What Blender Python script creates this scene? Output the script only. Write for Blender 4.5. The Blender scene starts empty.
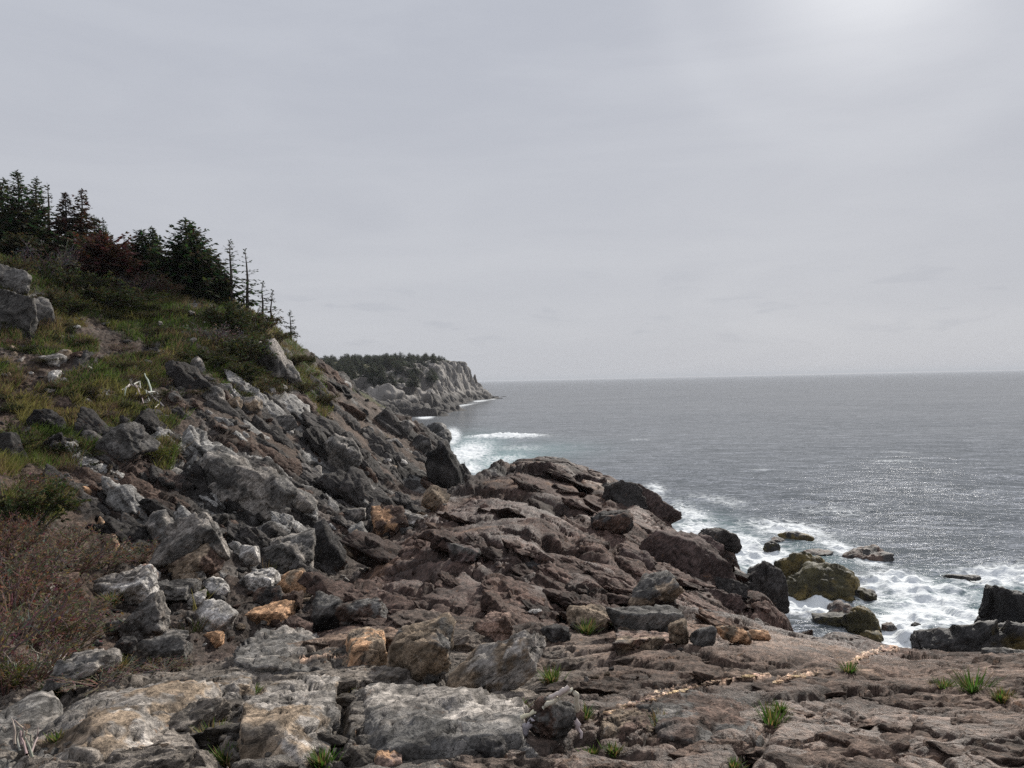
import bpy, bmesh, math, random
import numpy as np
from mathutils import Vector, Matrix
from mathutils.bvhtree import BVHTree

random.seed(11)
rng = np.random.default_rng(11)
scene = bpy.context.scene
COL = scene.collection
f32 = np.float32

# ------------------------------------------------------------------ camera
H = 15.0                       # eye height above the sea
FPX = 768.0
CAM_R = Matrix.Rotation(math.radians(90 - 0.26), 3, 'X') @ Matrix.Rotation(math.radians(-1.18), 3, 'Z')
cam = bpy.data.cameras.new('camera')
cam.sensor_width = 36.0
cam.lens = FPX / 1024 * 36.0
cam.clip_start = 0.05
cam.clip_end = 80000
camo = bpy.data.objects.new('camera', cam)
COL.objects.link(camo)
camo.matrix_world = Matrix.Translation((0, 0, H)) @ CAM_R.to_4x4()
scene.camera = camo
RN = np.array(CAM_R)


def ray(px, py):
    """direction of a photo pixel, scaled to unit y"""
    d = RN @ np.array([(px - 512) / FPX, (384 - py) / FPX, -1.0])
    return d[0] / d[1], d[2] / d[1]


def at(px, py, Y):
    u, t = ray(px, py)
    return Vector((u * Y, Y, H + t * Y))


def sea_at(px, py, z=0.0):
    u, t = ray(px, py)
    Y = (z - H) / t
    return Vector((u * Y, Y, z))


def project(p):
    q = (p - np.array([0, 0, H])) @ RN
    w = np.maximum(-q[:, 2], 1e-4)
    return 512 + FPX * q[:, 0] / w, 384 - FPX * q[:, 1] / w


# ------------------------------------------------------------------ noise
def h3(ix, iy, iz, seed):
    with np.errstate(over='ignore'):
        h = ix.astype(np.uint32) * np.uint32(374761393) + iy.astype(np.uint32) * np.uint32(668265263) \
            + iz.astype(np.uint32) * np.uint32(2246822519) + np.uint32(seed * 3266489917 & 0xffffffff)
        h = (h ^ (h >> np.uint32(15))) * np.uint32(2246822519)
        h = (h ^ (h >> np.uint32(13))) * np.uint32(3266489917)
        return h ^ (h >> np.uint32(16))


def unit(h, k=0):
    """three independent-ish floats from one hash"""
    if k == 0:
        return (h & np.uint32(1023)).astype(f32) / 1023
    if k == 1:
        return ((h >> np.uint32(10)) & np.uint32(1023)).astype(f32) / 1023
    return ((h >> np.uint32(20)) & np.uint32(1023)).astype(f32) / 1023


def vnoise(p, seed):
    b = np.floor(p).astype(np.int32)
    f = (p - b).astype(f32)
    f = f * f * (3 - 2 * f)
    out = np.zeros(len(p), f32)
    for i in (0, 1):
        wx = f[:, 0] if i else 1 - f[:, 0]
        for j in (0, 1):
            wy = wx * (f[:, 1] if j else 1 - f[:, 1])
            for k in (0, 1):
                w = wy * (f[:, 2] if k else 1 - f[:, 2])
                out += w * unit(h3(b[:, 0] + i, b[:, 1] + j, b[:, 2] + k, seed))
    return out * 2 - 1


def fbm(p, seed, octaves=4, gain=0.5):
    out = np.zeros(len(p), f32)
    a, s = 1.0, 1.0
    for o in range(octaves):
        out += a * vnoise(p * s, seed + o)
        a *= gain
        s *= 2.03
    return out


def facets(q, seed, slope=0.7):
    """faceted cell noise: every cell is a tilted flat facet; returns height, distance to the crease, cell random"""
    b = np.floor(q).astype(np.int32)
    n = len(q)
    F1 = np.full(n, 9, f32)
    F2 = np.full(n, 9, f32)
    H1 = np.zeros(n, np.uint32)
    D = np.zeros((n, 3), f32)
    for i in (0, 1):
        for j in (0, 1):
            for k in (0, 1):
                hx = h3(b[:, 0] + i, b[:, 1] + j, b[:, 2] + k, seed)
                dx = (q[:, 0] - b[:, 0] - i).astype(f32) - (unit(hx, 0) - .5) * .8
                dy = (q[:, 1] - b[:, 1] - j).astype(f32) - (unit(hx, 1) - .5) * .8
                dz = (q[:, 2] - b[:, 2] - k).astype(f32) - (unit(hx, 2) - .5) * .8
                d = dx * dx + dy * dy + dz * dz
                near = d < F1
                F2 = np.where(near, F1, np.minimum(F2, d))
                F1 = np.where(near, d, F1)
                H1 = np.where(near, hx, H1)
                D[near, 0] = dx[near]
                D[near, 1] = dy[near]
                D[near, 2] = dz[near]
    with np.errstate(over='ignore'):
        r = (H1 ^ np.uint32(seed * 7919 + 77)) * np.uint32(2654435761)
        r ^= r >> np.uint32(14)
        g = r * np.uint32(2246822519)
        g ^= g >> np.uint32(15)
    hgt = (unit(r) - .5) + slope * 2 * ((unit(g, 0) - .5) * D[:, 0] + (unit(g, 1) - .5) * D[:, 1] + (unit(g, 2) - .5) * D[:, 2])
    return hgt, np.sqrt(F2) - np.sqrt(F1), unit(r, 1)


def sstep(a, b, x):
    t = np.clip((x - a) / (b - a), 0, 1)
    return t * t * (3 - 2 * t)


def poly_dist(x, y, pts):
    """distance to an open polyline, and the 0..1 position along it"""
    best = np.full(x.shape, 1e9, f32)
    tt = np.zeros(x.shape, f32)
    n = len(pts) - 1
    for i in range(n):
        (ax, ay), (bx, by) = pts[i], pts[i + 1]
        dx, dy = bx - ax, by - ay
        L = dx * dx + dy * dy + 1e-12
        t = np.clip(((x - ax) * dx + (y - ay) * dy) / L, 0, 1)
        d = np.hypot(x - ax - t * dx, y - ay - t * dy)
        m = d < best
        best = np.where(m, d, best)
        tt = np.where(m, (i + t) / n, tt)
    return best, tt


def inside(x, y, pts):
    r = np.zeros(x.shape, bool)
    n = len(pts)
    for i in range(n):
        (ax, ay), (bx, by) = pts[i], pts[(i + 1) % n]
        c = ((ay > y) != (by > y)) & (x < (bx - ax) * (y - ay) / (by - ay + 1e-12) + ax)
        r ^= c
    return r


# ------------------------------------------------------------------ objects
def make_mesh(name, verts, faces, mat=None, attrs=None, smooth=True):
    me = bpy.data.meshes.new(name)
    verts = np.asarray(verts, f32)
    faces = np.asarray(faces, np.int32)
    k = faces.shape[1]
    me.vertices.add(len(verts))
    me.vertices.foreach_set('co', verts.ravel())
    me.loops.add(faces.size)
    me.loops.foreach_set('vertex_index', faces.ravel())
    me.polygons.add(len(faces))
    me.polygons.foreach_set('loop_start', np.arange(0, faces.size, k, dtype=np.int32))
    me.polygons.foreach_set('loop_total', np.full(len(faces), k, np.int32))
    me.polygons.foreach_set('use_smooth', np.full(len(faces), smooth, bool))
    me.update(calc_edges=True)
    for an, av in (attrs or {}).items():
        if av.ndim == 2:
            a = me.attributes.new(an, 'FLOAT_COLOR', 'POINT')
            c = np.ones((len(verts), 4), f32)
            c[:, :3] = av
            a.data.foreach_set('color', c.ravel())
        else:
            a = me.attributes.new(an, 'FLOAT', 'POINT')
            a.data.foreach_set('value', av.astype(f32))
    if mat:
        me.materials.append(mat)
    return me


def add(name, me, label=None, cat=None, group=None, kind=None, parent=None, loc=None, rot=None):
    o = bpy.data.objects.new(name, me)
    COL.objects.link(o)
    if loc is not None:
        o.location = loc
    if rot is not None:
        o.rotation_euler = rot
    if parent:
        o.parent = parent
    for k, v in (('label', label), ('category', cat), ('group', group), ('kind', kind)):
        if v:
            o[k] = v
    return o


def grid_faces(nr, nc):
    i = np.arange(nr - 1)[:, None] * nc + np.arange(nc - 1)[None]
    i = i.ravel()
    return np.stack([i, i + 1, i + nc + 1, i + nc], 1)


# ------------------------------------------------------------------ materials
class NT:
    def __init__(self, name):
        self.m = bpy.data.materials.new(name)
        self.m.use_nodes = True
        self.t = self.m.node_tree
        self.b = self.t.nodes['Principled BSDF']

    def n(self, typ, **kw):
        nd = self.t.nodes.new(typ)
        for k, v in kw.items():
            setattr(nd, k, v)
        return nd

    def link(self, a, b):
        self.t.links.new(a, b)

    def val(self, s, x):
        if hasattr(x, 'is_linked') or hasattr(x, 'links'):
            self.link(x, s)
        else:
            s.default_value = x

    def math(self, op, a, b=0.0, c=0.0, clamp=False):
        nd = self.n('ShaderNodeMath', operation=op, use_clamp=clamp)
        for s, x in zip(nd.inputs, (a, b, c)):
            self.val(s, x)
        return nd.outputs[0]

    def ramp(self, x, lo, hi, a=0.0, b=1.0):
        nd = self.n('ShaderNodeMapRange', interpolation_type='SMOOTHSTEP')
        for s, v in zip(nd.inputs, (x, lo, hi, a, b)):
            self.val(s, v)
        return nd.outputs[0]

    def mix(self, f, a, b, mode='MIX'):
        nd = self.n('ShaderNodeMix', data_type='RGBA', blend_type=mode)
        self.val(nd.inputs[0], f)
        self.val(nd.inputs[6], a)
        self.val(nd.inputs[7], b)
        return nd.outputs[2]

    def attr(self, name, out=2):
        nd = self.n('ShaderNodeAttribute', attribute_name=name)
        return nd.outputs[out]

    def noise(self, vec, scale, detail=3, rough=0.55, dist=0.0, ntype=None):
        nd = self.n('ShaderNodeTexNoise')
        if ntype:
            nd.noise_type = ntype
        self.link(vec, nd.inputs['Vector'])
        nd.inputs['Scale'].default_value = scale
        nd.inputs['Detail'].default_value = detail
        nd.inputs['Roughness'].default_value = rough
        nd.inputs['Distortion'].default_value = dist
        return nd.outputs[0]

    def mapping(self, vec, scale=(1, 1, 1), rot=(0, 0, 0)):
        nd = self.n('ShaderNodeMapping')
        self.link(vec, nd.inputs[0])
        nd.inputs['Rotation'].default_value = rot
        nd.inputs['Scale'].default_value = scale
        return nd.outputs[0]

    def bump(self, height, strength, dist, prev=None):
        nd = self.n('ShaderNodeBump')
        nd.inputs['Strength'].default_value = strength
        nd.inputs['Distance'].default_value = dist
        self.link(height, nd.inputs['Height'])
        if prev is not None:
            self.link(prev, nd.inputs['Normal'])
        return nd.outputs[0]


def rock_material():
    M = NT('weathered_rock')
    v = M.n('ShaderNodeTexCoord').outputs['Object']
    sv = M.mapping(M.mapping(v, (1, 1, 1), (0.25, 0.75, 0.3)), (.75, 1, 2.3))
    n1 = M.noise(v, 1.7, 4, .6)
    n2 = M.noise(sv, 7, 5, .65, .6)
    n3 = M.noise(v, 34, 4, .7)
    n4 = M.noise(sv, 120, 2, .6)
    k = M.math('MULTIPLY', M.ramp(n1, .3, .7, .75, 1.25), M.ramp(n2, .34, .66, .5, 1.5))
    k = M.math('MULTIPLY', k, M.ramp(n3, .32, .68, .68, 1.34))
    k = M.math('MULTIPLY', k, M.ramp(n4, .3, .7, .86, 1.14))
    cc = M.n('ShaderNodeCombineColor')
    for s in cc.inputs:
        M.link(k, s)
    c = M.mix(1.0, M.attr('col', 0), cc.outputs[0], 'MULTIPLY')
    # pale lichen scabs and rust specks, amount set per vertex
    li = M.ramp(M.noise(v, 11, 5, .72, .4), .6, .68)
    li = M.math('MULTIPLY', li, M.attr('lichen', 2))
    c = M.mix(M.math('MULTIPLY', li, .6), c, (.42, .42, .39, 1))
    ru = M.math('MULTIPLY', M.ramp(M.noise(v, 5.3, 5, .7, .7), .6, .7), M.attr('rust', 2))
    c = M.mix(M.math('MULTIPLY', ru, .75), c, (.36, .19, .095, 1))
    M.link(c, M.b.inputs['Base Color'])
    r = M.math('SUBTRACT', .82, M.math('MULTIPLY', M.attr('wet', 2), .45))
    M.link(r, M.b.inputs['Roughness'])
    M.link(M.math('ADD', .12, M.math('MULTIPLY', M.attr('wet', 2), .55)), M.b.inputs['Specular IOR Level'])
    b1 = M.bump(n2, 1.0, .07)
    b2 = M.bump(n3, .75, .02, b1)
    b3 = M.bump(n4, .25, .004, b2)
    M.link(b3, M.b.inputs['Normal'])
    return M.m


def plant_material(name, rough=.75):
    M = NT(name)
    c = M.attr('col', 0)
    M.link(c, M.b.inputs['Base Color'])
    M.b.inputs['Roughness'].default_value = rough
    M.b.inputs['Specular IOR Level'].default_value = .2
    if name == 'foliage':
        tr = M.n('ShaderNodeBsdfTranslucent')
        M.link(c, tr.inputs['Color'])
        mx = M.n('ShaderNodeMixShader')
        mx.inputs[0].default_value = .42
        M.link(M.b.outputs[0], mx.inputs[1])
        M.link(tr.outputs[0], mx.inputs[2])
        M.link(mx.outputs[0], M.t.nodes['Material Output'].inputs['Surface'])
    return M.m


MAT_ROCK = rock_material()
MAT_LEAF = plant_material('foliage')
MAT_WOOD = plant_material('wood', .9)

# ------------------------------------------------------------------ terrain: base shape from surveyed points
SURVEY = [
 # behind / under the feet
 (-500,1010,2),(-200,1010,2),(100,1010,2),(350,1010,2),(600,1010,2),(850,1010,2),(1100,1010,2),(1500,1010,2),
 (-300,790,3.6),(0,775,3.6),(256,770,3.6),(512,768,3.6),(768,768,3.5),(1024,768,3.4),(1300,775,3.4),
 # near ledge
 (-150,700,6),(40,705,5.6),(110,690,5.9),(200,684,6.0),(60,686,7.2),(170,676,7.6),(300,690,5.8),(420,690,5.8),(560,692,5.8),(700,690,5.6),(850,690,5.4),(1000,690,5.4),(1300,690,5.4),
 (250,660,7.6),(330,650,7.6),(410,640,8),(500,643,8),(620,645,7.8),(740,643,7.8),(860,660,8.0),(960,664,8.3),(1030,660,8.3),(1300,655,8.3),
 (800,624,17),(850,637,13),(915,649,11),(1024,656,11),(1300,650,11),
 # middle of the hump
 (300,622,12),(340,592,15),(330,622,10.5),(400,600,12),(500,597,12),(600,605,11.5),(680,612,12.5),(740,624,12),
 (390,556,20),(450,545,18),(550,545,18),(640,565,17),(700,590,18),(765,600,22),(735,575,24),
 (440,512,29),(480,508,26),(560,508,25),(640,533,24),(690,552,25),(700,540,28),
 (470,484,40),(500,480,34),(560,477,36),(620,490,34),(655,512,31),(680,530,30),
 (545,462,43),(600,469,41),(500,468,43),(480,478,43),(580,465,42),
 # gully
 (430,507,36),(380,550,27),(330,590,20),(285,617,15),(230,640,12),(150,660,9.8),
 (120,612,13),(200,600,14.5),(260,582,18),(150,582,15.5),(60,650,9),
 # hillside
 (-200,640,7),(0,650,7.5),(40,600,10.5),(0,560,11.5),(-200,560,11),(60,520,16),(0,480,17),(-200,450,17),(100,520,18.5),(100,450,24),(0,420,24),(50,360,32),(0,340,33),(20,275,41),
 (-150,230,40),(100,320,42),(100,275,50),(0,248,50),(200,540,19.5),(300,560,22),(200,450,27),(200,380,36),(200,320,46),(160,288,52),(230,302,55),
 (280,332,60),(280,400,42),(280,470,30),(350,520,31),(350,450,40),(330,385,57),(320,364,63),(380,402,63),(380,445,52),(400,490,43),(430,472,53),(440,442,64),(405,420,66),(452,480,55),
 # behind the ridge
 (-150,240,70),(0,262,70),(100,290,70),(150,302,72),(250,338,78),(320,376,80),(400,445,88),(0,290,100),(250,345,105),(-150,280,105),
]
_c = np.array([(*ray(px, py), math.log(Y)) for px, py, Y in SURVEY])
_uv = np.stack([_c[:, 0], _c[:, 2] * .45], 1)


def _k(r2):
    return np.where(r2 > 1e-12, .5 * r2 * np.log(np.maximum(r2, 1e-12)), 0)


_n = len(_uv)
_A = np.zeros((_n + 3, _n + 3))
_A[:_n, :_n] = _k(((_uv[:, None] - _uv[None]) ** 2).sum(2)) + 2e-4 * np.eye(_n)
_A[:_n, _n] = _A[_n, :_n] = 1
_A[:_n, _n + 1:] = _uv
_A[_n + 1:, :_n] = _uv.T
_w = np.linalg.solve(_A, np.concatenate([_c[:, 1], np.zeros(3)]))

V0, V1, NV, NR2 = math.log(1.3), math.log(112), 720, 1250
UC = np.concatenate([np.linspace(-1.5, -.72, 40)[:-1], np.linspace(-.72, .72, 1080), np.linspace(.72, 1.5, 40)[1:]])
VC = np.linspace(V0, V1, NV)
# coarse evaluation, then bilinear to the fine grid
cu, cv = np.linspace(-1.5, 1.5, 260), np.linspace(V0, V1, 160)
g = np.stack(np.meshgrid(cu, cv * .45), -1).reshape(-1, 2)
ct = np.concatenate([_k(((p[:, None] - _uv[None]) ** 2).sum(2)) @ _w[:_n] + _w[_n] + p @ _w[_n + 1:] for p in np.array_split(g, 20)]).reshape(160, 260)


def base_t(u, v):
    a = np.clip((u + 1.5) / 3 * 259, 0, 258.999)
    b = np.clip((v - V0) / (V1 - V0) * 159, 0, 158.999)
    i, j = a.astype(int), b.astype(int)
    fa, fb = a - i, b - j
    fa = fa * fa * (3 - 2 * fa) * .5 + fa * .5
    return (ct[j, i] * (1 - fa) + ct[j, i + 1] * fa) * (1 - fb) + (ct[j + 1, i] * (1 - fa) + ct[j + 1, i + 1] * fa) * fb


U, V = np.meshgrid(UC, VC)
Yg = np.exp(V)
Xg = U * Yg
Zg = H + base_t(U, V) * Yg
# the edge of the land, in plan: (photo column, metres ahead)
EDGE = [(1500, 11), (1300, 11), (1024, 11.8), (915, 11.6), (850, 14), (800, 18.5), (765, 22.5), (735, 25.5), (702, 29), (682, 31), (657, 33.5), (625, 39),
        (590, 43), (545, 45), (500, 46), (475, 47), (458, 49), (462, 54), (460, 60), (446, 68), (412, 82), (350, 92), (250, 104), (0, 113)]
EDGE_XY = [((px - 512) / FPX * Y, Y) for px, Y in EDGE]
LAND = EDGE_XY + [(-400, 113), (-400, .2), (60, .2)]
dd, _ = poly_dist(Xg.ravel(), Yg.ravel(), EDGE_XY)
ins = inside(Xg.ravel(), Yg.ravel(), LAND)
P0 = np.stack([Xg.ravel(), Yg.ravel(), Zg.ravel()], 1).astype(f32)
wob = fbm(P0 * .35, 5, 3) * 1.2 + fbm(P0 * 1.7, 9, 2) * .3
sd = np.where(ins, -dd, dd) + wob * np.clip(P0[:, 1] / 30, .15, 1)
EDGED = sd.copy()
fall = np.maximum(sd, 0)
Zb = P0[:, 2] - 1.9 * fall - .25 * np.exp(-(sd / 1.0) ** 2)
Zb = np.maximum(Zb, -3.5)
P0[:, 2] = Zb
nr, nc = U.shape
G = P0.reshape(nr, nc, 3)


def grid_normals(G):
    a = np.gradient(G, axis=0)
    b = np.gradient(G, axis=1)
    n = np.cross(b, a)
    n /= np.linalg.norm(n, axis=2, keepdims=True) + 1e-12
    return n


def blur(A, k):
    for ax in (0, 1):
        c = np.cumsum(np.concatenate([np.repeat(np.take(A, [0], ax), k + 1, ax), A, np.repeat(np.take(A, [-1], ax), k, ax)], ax), ax)
        m = A.shape[ax]
        A = (np.take(c, np.arange(2 * k + 1, 2 * k + 1 + m), ax) - np.take(c, np.arange(0, m), ax)) / (2 * k + 1)
    return A


NB = blur(grid_normals(blur(G, 4)), 10)
NB /= np.linalg.norm(NB, axis=2, keepdims=True)
NBf = NB.reshape(-1, 3).astype(f32)
PX, PY = project(P0)
PX, PY = PX.astype(f32), PY.astype(f32)
Y0 = P0[:, 1].astype(f32)


def blob(cx, cy, rx, ry, ang=0.0, soft=.35):
    a = math.radians(ang)
    x = (PX - cx) * math.cos(a) + (PY - cy) * math.sin(a)
    y = -(PX - cx) * math.sin(a) + (PY - cy) * math.cos(a)
    r = np.sqrt((x / rx) ** 2 + (y / ry) ** 2)
    return 1 - sstep(1 - soft, 1 + soft, r)


# hill / ledge split along the gully
GUL = [(520, 470), (478, 484), (440, 508), (395, 545), (335, 592), (285, 622), (215, 650), (160, 672), (60, 690), (-300, 705)]
gx = np.array([p[0] for p in GUL][::-1], float)
gy = np.array([p[1] for p in GUL][::-1], float)
gl = np.interp(PX, gx, gy)
n_w = fbm(P0 * .9, 21, 3)
hill = np.where(PX < 520, sstep(-8, 8, gl - PY + n_w * 6), 0).astype(f32)
hill = np.where(Y0 > 46, np.maximum(hill, sstep(500, 462, PX)), hill)
hill = hill * sstep(522, 500, PX)
n_big = fbm(P0 * .25, 31, 3)
n_med = fbm(P0 * 1.1, 41, 4)
n_fine = fbm(P0 * 5.0, 51, 4)

# green turf and heath on the hillside (photo-plan survey)
grass = np.zeros(len(P0), f32)
for b in [(95, 410, 80, 38, 0), (60, 445, 36, 26, 0), (130, 375, 52, 22, -8), (165, 318, 66, 24, 5), (78, 346, 24, 14, 0), (50, 318, 20, 26, 20), (45, 345, 26, 13, 0),
          (165, 452, 14, 16, 0), (250, 372, 40, 30, 30), (310, 385, 30, 14, 55), (318, 400, 12, 22, -20), (205, 345, 60, 30, 10), (75, 295, 40, 30, 0), (10, 330, 14, 20, 0),
          (36, 505, 34, 24, 0), (8, 452, 20, 26, 0), (5, 380, 18, 18, 0), (240, 330, 40, 26, 25), (290, 350, 20, 12, 40), (120, 285, 130, 22, 5), (0, 270, 60, 30, 0), (280, 335, 30, 12, 30)]:
    grass = np.maximum(grass, blob(*b))
heath = np.zeros(len(P0), f32)
for b in [(110, 335, 40, 22, 25), (150, 400, 60, 20, 30), (245, 420, 70, 20, 35), (20, 600, 90, 75, 0), (90, 550, 60, 30, 0), (20, 530, 70, 40, 0), (25, 365, 50, 20, 5), (390, 430, 60, 9, 45),
          (340, 410, 50, 14, 45), (20, 480, 60, 50, 0), (10, 400, 30, 40, 0), (100, 655, 80, 22, -8)]:
    heath = np.maximum(heath, blob(*b))
behind = (Y0 > 64) & (PX < 400)
grass = np.where(behind, 1, grass)
grass = sstep(.52, .86, grass * hill * .95 + n_med * .5 + n_fine * .2) * hill
heath = sstep(.35, .68, heath * hill + n_med * .4 + n_fine * .18) * hill * (1 - grass * .8)
soil = np.clip(grass + heath, 0, 1)
gully = np.exp(-((gl - PY - 16) / 26) ** 2) * (PX < 470) * hill * (Y0 < 48)
gully = np.maximum(gully, blob(190, 600, 110, 40, -8) * hill).astype(f32)

# ------------------------------------------------------------------ terrain: rock relief


def frame(L, N):
    L = np.array(L, float)
    N = np.array(N, float)
    L /= np.linalg.norm(L)
    N -= L * (N @ L)
    N /= np.linalg.norm(N)
    return np.stack([L, np.cross(N, L), N])


FH = frame((.62, .35, -.70), (.75, -.25, .62))    # joints on the hillside dip to the right
FL = frame((.50, -.84, -.10), (.30, .18, .93))    # ledges on the hump run away to the left
FF = frame((.95, .25, -.05), (.05, .25, .97))     # near ledge: long low steps
warp = np.stack([fbm(P0 * .8, 61, 3), fbm(P0 * .8, 64, 3), fbm(P0 * .8, 67, 3)], 1) * .45
Q0 = (P0 + warp).astype(f32)
ledge_near = sstep(12.5, 7.5, Y0)
right_fg = sstep(540, 640, PX) * ledge_near
rough_h = hill * (1 - .75 * soil) * (1 - .35 * gully)
rough_m = (1 - hill) * (1 - ledge_near)
smooth_patch = blob(520, 505, 70, 26, -20) + blob(470, 585, 80, 16, 0) + blob(380, 580, 70, 30, -40) * .6
rough_m = rough_m * (1 - .6 * np.clip(smooth_patch, 0, 1))
rough_n = (1 - hill) * ledge_near * (1 - .62 * right_fg)
disp = np.zeros(len(P0), f32)
crack = np.zeros(len(P0), f32)
tone = np.zeros(len(P0), f32)
JOBS = [  # weight, frame, cell sizes, amplitude per size, stretch
    (rough_h, FH, (5.5, 2.4, 1.05), .17, (2.3, 1.2, .75), 100),
    (rough_m, FL, (4.6, 2.0), .11, (2.2, 1.0, .6), 200),
    (rough_n, FF, (1.7, .75), .06, (2.0, 1.0, .55), 300),
]
for w, Fr, sizes, amp, st, seed in JOBS:
    idx = np.nonzero(w > .01)[0]
    q = Q0[idx] @ Fr.T.astype(f32) / np.array(st, f32)
    for k, s in enumerate(sizes):
        hgt, cr, rid = facets(q / s + 17.3 * k, seed + k)
        lim = np.clip(.22 * Y0[idx] / s, 0, 1)
        disp[idx] += w[idx] * hgt * amp * s * lim
        c = np.exp(-(cr / .06) ** 2) * lim
        crack[idx] = np.maximum(crack[idx], c * w[idx] * (1, .9, .6, .35)[k])
        disp[idx] -= w[idx] * c * s * .07 * (rid > .35)
        tone[idx] += w[idx] * (rid - .5) * (.5, .8, .6, .35)[k]
disp += soil * n_med * .12
# rubble floor of the gully
hg, cr, rr = facets(Q0[gully > .05] / .5, 400, .7)
disp[gully > .05] += gully[gully > .05] * (hg * .13)
# the broken upstanding steps across the hump: scarps facing the camera
def scarp(pts, width, height):
    global disp, tone
    xy = []
    for px, py, Y in pts:
        p = at(px, py, Y)
        xy.append((p.x, p.y))
    d, t = poly_dist(P0[:, 0] + warp[:, 0] * .5, P0[:, 1] + warp[:, 1] * .5, xy)
    # signed: in front (nearer the camera) is low
    near = np.interp(P0[:, 0] / P0[:, 1], [x / y for x, y in sorted(xy, key=lambda a: a[0] / a[1])], [y for x, y in sorted(xy, key=lambda a: a[0] / a[1])])
    s = P0[:, 1] + warp[:, 1] * .4 - near
    e = np.maximum(np.sin(np.pi * np.clip(t, 0.0, 1.0)), 0) ** .35
    up = sstep(-.06, .06, s / width) * np.exp(-np.maximum(s, 0) / (width * 7)) - .4 * sstep(.06, -.06, s / width) * np.exp(np.minimum(s, 0) / (width * 3))
    lim = (t > .001) & (t < .999)
    disp += (up * height * .5 * e * lim).astype(f32)


scarp([(440, 555, 17.2), (500, 566, 16.2), (560, 580, 15), (620, 590, 14.5)], .35, .5)
scarp([(470, 540, 19), (540, 545, 18.4), (600, 560, 17.5), (650, 585, 16.5)], .35, .45)
scarp([(560, 505, 26), (620, 525, 24.5), (680, 560, 22), (720, 592, 20)], .5, .7)
scarp([(480, 470, 41), (560, 484, 34), (640, 505, 30)], .6, .7)
scarp([(585, 630, 9.6), (640, 640, 9.0), (690, 640, 9.0)], .2, .22)
scarp([(690, 640, 9.4), (760, 632, 11), (830, 640, 11)], .2, .2)
scarp([(596, 742, 4.15), (640, 748, 4.05), (668, 733, 4.3)], .08, .11)
scarp([(690, 718, 4.7), (720, 730, 4.45), (752, 738, 4.3)], .08, .08)
scarp([(865, 680, 6.1), (920, 672, 6.7), (975, 690, 5.7)], .1, .12)
scarp([(560, 480, 38), (600, 490, 36), (650, 505, 33)], .5, .5)
disp = blur(disp.reshape(nr, nc), 3).ravel()
crack = blur(crack.reshape(nr, nc), 1).ravel() * .5
P1 = P0 + NBf * disp[:, None]

# spread the rows of the sheet evenly over what stands up, so that steep faces get as many points as flat ones
_, py_ = project(P1)
py_ = np.nan_to_num(np.clip(py_, -200, 1300))
py_ = py_.reshape(nr, nc)
dens = np.abs(np.diff(py_, axis=0)) + .12 + .6 * np.diff(np.log(np.maximum(P1[:, 1], .5)).reshape(nr, nc), axis=0).clip(0) * 60
dens = np.concatenate([dens, dens[-1:]], 0)
dens = np.minimum(dens, 8) * np.where(py_ > 800, .12, 1) * np.where(np.abs(U) > .8, .6, 1)
for k_ in (40, 90):
    dens = np.ascontiguousarray(blur(dens, 8) if k_ == 40 else dens)
    pad_ = np.pad(dens, ((0, 0), (k_, k_)), 'edge')
    cs_ = np.cumsum(np.pad(pad_, ((0, 0), (1, 0))), 1)
    dens = (cs_[:, 2 * k_ + 1:] - cs_[:, :-2 * k_ - 1]) / (2 * k_ + 1)
cum = np.cumsum(dens, 0)
cum = (cum - cum[:1]) / (cum[-1:] - cum[:1])
CH = np.concatenate([P1, np.stack([hill, grass, heath, gully, tone, crack, EDGED.astype(f32), Y0, PX, rough_h, rough_m, rough_n], 1)], 1).reshape(nr, nc, -1).astype(f32)
R = np.empty((NR2, nc, CH.shape[2]), f32)
tt_ = np.linspace(0, 1, NR2)
for j in range(nc):
    x = np.interp(tt_, cum[:, j], np.arange(nr))
    i = np.minimum(x.astype(int), nr - 2)
    fr = (x - i)[:, None].astype(f32)
    R[:, j] = CH[i, j] * (1 - fr) + CH[i + 1, j] * fr
nr = NR2
P1 = np.ascontiguousarray(R.reshape(-1, R.shape[2])[:, :3])
hill, grass, heath, gully, tone, crack, EDGED, Y0, PX, rough_h, rough_m, rough_n = [np.ascontiguousarray(a) for a in R.reshape(-1, R.shape[2])[:, 3:].T]
soil = np.clip(grass + heath, 0, 1)
ledge_near = sstep(12.5, 7.5, Y0)

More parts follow.
